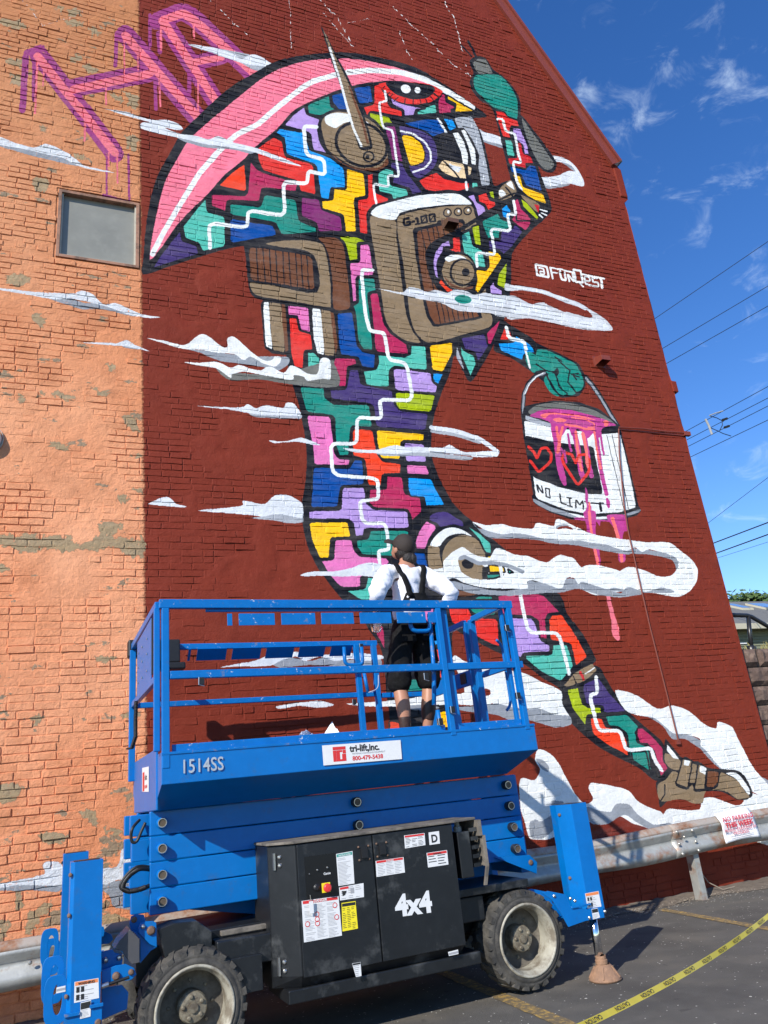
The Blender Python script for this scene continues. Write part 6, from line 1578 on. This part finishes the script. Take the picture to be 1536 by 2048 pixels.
ov = sk('overalls', [['bk', 'pel'], ['pel', 'pl', 'tl', 'hml'], ['pel', 'pr', 'tr', 'hmr']], dict(pel=(.178, .135), bk=(.168, .125), pl=.118, pr=.122, tl=.108, tr=.112, hml=(.103, .098), hmr=(.112, .10)), BLKC, per, sub=3, folds=.007)
from mathutils.bvhtree import BVHTree
bm = bmesh.new(); bm.from_mesh(sh.data); bvh = BVHTree.FromBMesh(bm); bm.free()
def onback(x, z):
    h = bvh.ray_cast(V((x, -1, z)), V((0, 1, 0))); return h[0].y if h[0] is not None else -.1
mb = MB()
def strap(pts, w0, w1, mat=BLKC, n_=14):
    vs = []
    for i in range(n_+1):
        t = i/n_; k = min(int(t*(len(pts)-1)), len(pts)-2); f_ = t*(len(pts)-1)-k; x = pts[k][0]*(1-f_)+pts[k+1][0]*f_; z = pts[k][1]*(1-f_)+pts[k+1][1]*f_; w_ = w0*(1-t)+w1*t
        y = min(onback(x-w_/2, z), onback(x+w_/2, z), onback(x, z))-.007; vs += [(x-w_/2, y, z), (x+w_/2, y, z)]
    mb.add(vs, [(2*i, 2*i+1, 2*i+3, 2*i+2) for i in range(n_)], mat)
strap([(-.045, 1.16), (-.075, 1.28), (-.115, 1.40), (-.125, 1.445)], .05, .042); strap([(.055, 1.16), (.09, 1.28), (.115, 1.40), (.12, 1.44)], .05, .042)
strap([(.005, 1.10), (.005, 1.19)], .27, .17)
o = mb.build('strap', per, smooth=True); s_ = o.modifiers.new('t', 'SOLIDIFY'); s_.thickness = .008; s_.offset = 1
mb = MB()
for x in (-.10, .08): mb.box(x-.06, x+.06, -.152, -.144, .80, .93, BLKC)
o = mb.build('back_pocket', per, bevel=.004)
# calf tattoos / sleeves
skin('calf_tattoo', [V(J['al']), V(J['al']).lerp(V(J['cl']), .5), V(J['al']).lerp(V(J['cl']), .82)], [(0, 1), (1, 2)], [.040, .053, .054], TAT, per)
skin('calf_tattoo', [V(J['ar']).lerp(V(J['cr']), .35), V(J['ar']).lerp(V(J['cr']), .9), V(J['cr']).lerp(V(J['kr']), .5)], [(0, 1), (1, 2)], [.046, .066, .063], TAT, per)
for s, a, f_ in ((0, 'al', 'fl'), (1, 'ar', 'fr')): skin('shoe', [V(J[a])+V((0, -.03, -.055)), V(J[a])+V((0, .02, -.035)), V(J[f_])+V((0, 0, .005))], [(0, 1), (1, 2)], [(.045, .042), (.045, .048), (.048, .035)], BLKM, per)
# head, cap, hair
hc = V((.0, -.005, 1.612)); fd = V((-.34, .66, .67)).normalized(); upv = (V((0, 0, 1))-fd*fd.z).normalized(); upv = (upv*.95+V((-.12, 0, 0))).normalized(); upv = (upv-fd*fd.dot(upv)).normalized(); rt = fd.cross(upv)
HM = Matrix((rt, fd, upv)).transposed().to_4x4(); HM.translation = hc
def hsph(mb, c, r_, mat, n=24, m=16, top=None, bot=None):
    vs = []; fs = []
    for j in range(m+1):
        th = math.pi*j/m
        for i in range(n):
            ph = 2*math.pi*i/n; vs.append(HM @ V((c[0]+r_[0]*math.sin(th)*math.cos(ph), c[1]+r_[1]*math.sin(th)*math.sin(ph), c[2]+r_[2]*math.cos(th))))
    for j in range(m):
        if top is not None and not (top[0] <= j < top[1]): continue
        for i in range(n): fs.append((j*n+i, j*n+(i+1) % n, (j+1)*n+(i+1) % n, (j+1)*n+i))
    mb.add(vs, fs, mat)
mb = MB(); hsph(mb, (0, 0, 0), (.074, .094, .108), SKIN); hsph(mb, (0, .03, -.06), (.05, .055, .055), SKIN, 16, 10); hsph(mb, (0, .095, -.015), (.013, .020, .024), SKIN, 10, 8)
for s in (-1, 1): hsph(mb, (s*.075, -.005, -.015), (.012, .022, .033), SKIN, 10, 8); hsph(mb, (s*.03, .086, .012), (.012, .009, .008), M('eye_white', (.7, .7, .68), .3), 8, 6); hsph(mb, (s*.03, .094, .012), (.005, .003, .005), HAIR, 8, 6); hsph(mb, (s*.03, .088, .034), (.018, .006, .004), HAIR, 8, 6)
hsph(mb, (0, .088, -.052), (.024, .008, .006), M('lips', (.35, .12, .10), .5), 10, 6)
hd = mb.build('head', per, smooth=True)
mb = MB(); hsph(mb, (0, -.002, .012), (.086, .106, .112), CAPM, 28, 18, (0, 10)); hsph(mb, (0, 0, .122), (.009, .009, .006), CAPM, 10, 6)
vs = []; n_ = 14
for k in range(n_+1):
    a = math.pi*(.14+.72*k/n_)
    for rr, dz_ in ((1.0, 0), (1.0, -.006)): vs.append(HM @ V((.084*math.cos(a), .100*math.sin(a), .012+dz_)))
    for rr, dz_ in ((1, 0), (1, -.006)): vs.append(HM @ V((.080*math.cos(a), .100+.085*math.sin(a)**.6, -.004-.02*abs(math.cos(a))+dz_)))
for k in range(n_):
    b = 4*k; fs = [(b, b+4, b+6, b+2), (b+1, b+3, b+7, b+5), (b+2, b+6, b+7, b+3)]; mb.add(vs[b:b+8], [tuple(i-b for i in f_) for f_ in fs], CAPM)
cap = mb.build('cap', per, smooth=True); s_ = cap.modifiers.new('t', 'SOLIDIFY'); s_.thickness = .003
mb = MB(); hsph(mb, (0, -.028, -.02), (.080, .082, .085), HAIR, 20, 14); hsph(mb, (.0, -.10, -.075), (.040, .035, .042), HAIR, 14, 10); hsph(mb, (.03, -.095, -.10), (.03, .028, .04), HAIR, 12, 8)
HMk = HM; HM = Matrix.Identity(4); hsph(mb, (.02, -.062, 1.505), (.058, .042, .055), HAIR, 18, 12); hsph(mb, (.045, -.08, 1.50), (.035, .03, .045), HAIR, 14, 10); HM = HMk
for k in range(26):
    a = V((rnd.gauss(0, .022), -.105+rnd.gauss(0, .012), -.09)); mb.tube([HM @ a, HM @ (a+V((rnd.gauss(0, .02), rnd.gauss(-.01, .01), -.035))), HM @ (a+V((rnd.gauss(0, .03), rnd.gauss(-.01, .015), -.065)))], [.004, .003, .001], HAIR, 5)
mb.build('hair', per, smooth=True)
# bottle held in the left hand
bp_ = LM @ lp(752, 1240, .22); mb = MB(); mb.lathe([(.001, 0), (.030, 0), (.033, .01), (.031, .03), (.033, .05), (.031, .07), (.033, .09), (.032, .12), (.013, .155), (.013, .17)], (0, 0, -.09), (.15, 0, 1), M('bottle_plastic', (.88, .92, .95), .05, trans=.9, alpha=.6), 20)
t = empty('water_bottle', tuple(bp_), 'clear plastic water bottle hanging from the left hand behind the lift top rail', 'bottle'); mb.build('bottle_body', t, smooth=True)
mb = MB(); mb.lathe([(.001, .198), (.016, .198), (.016, .172), (.001, .172)], (-.002, 0, -.115), (.15, 0, 1), WH, 14); mb.build('bottle_cap', t)
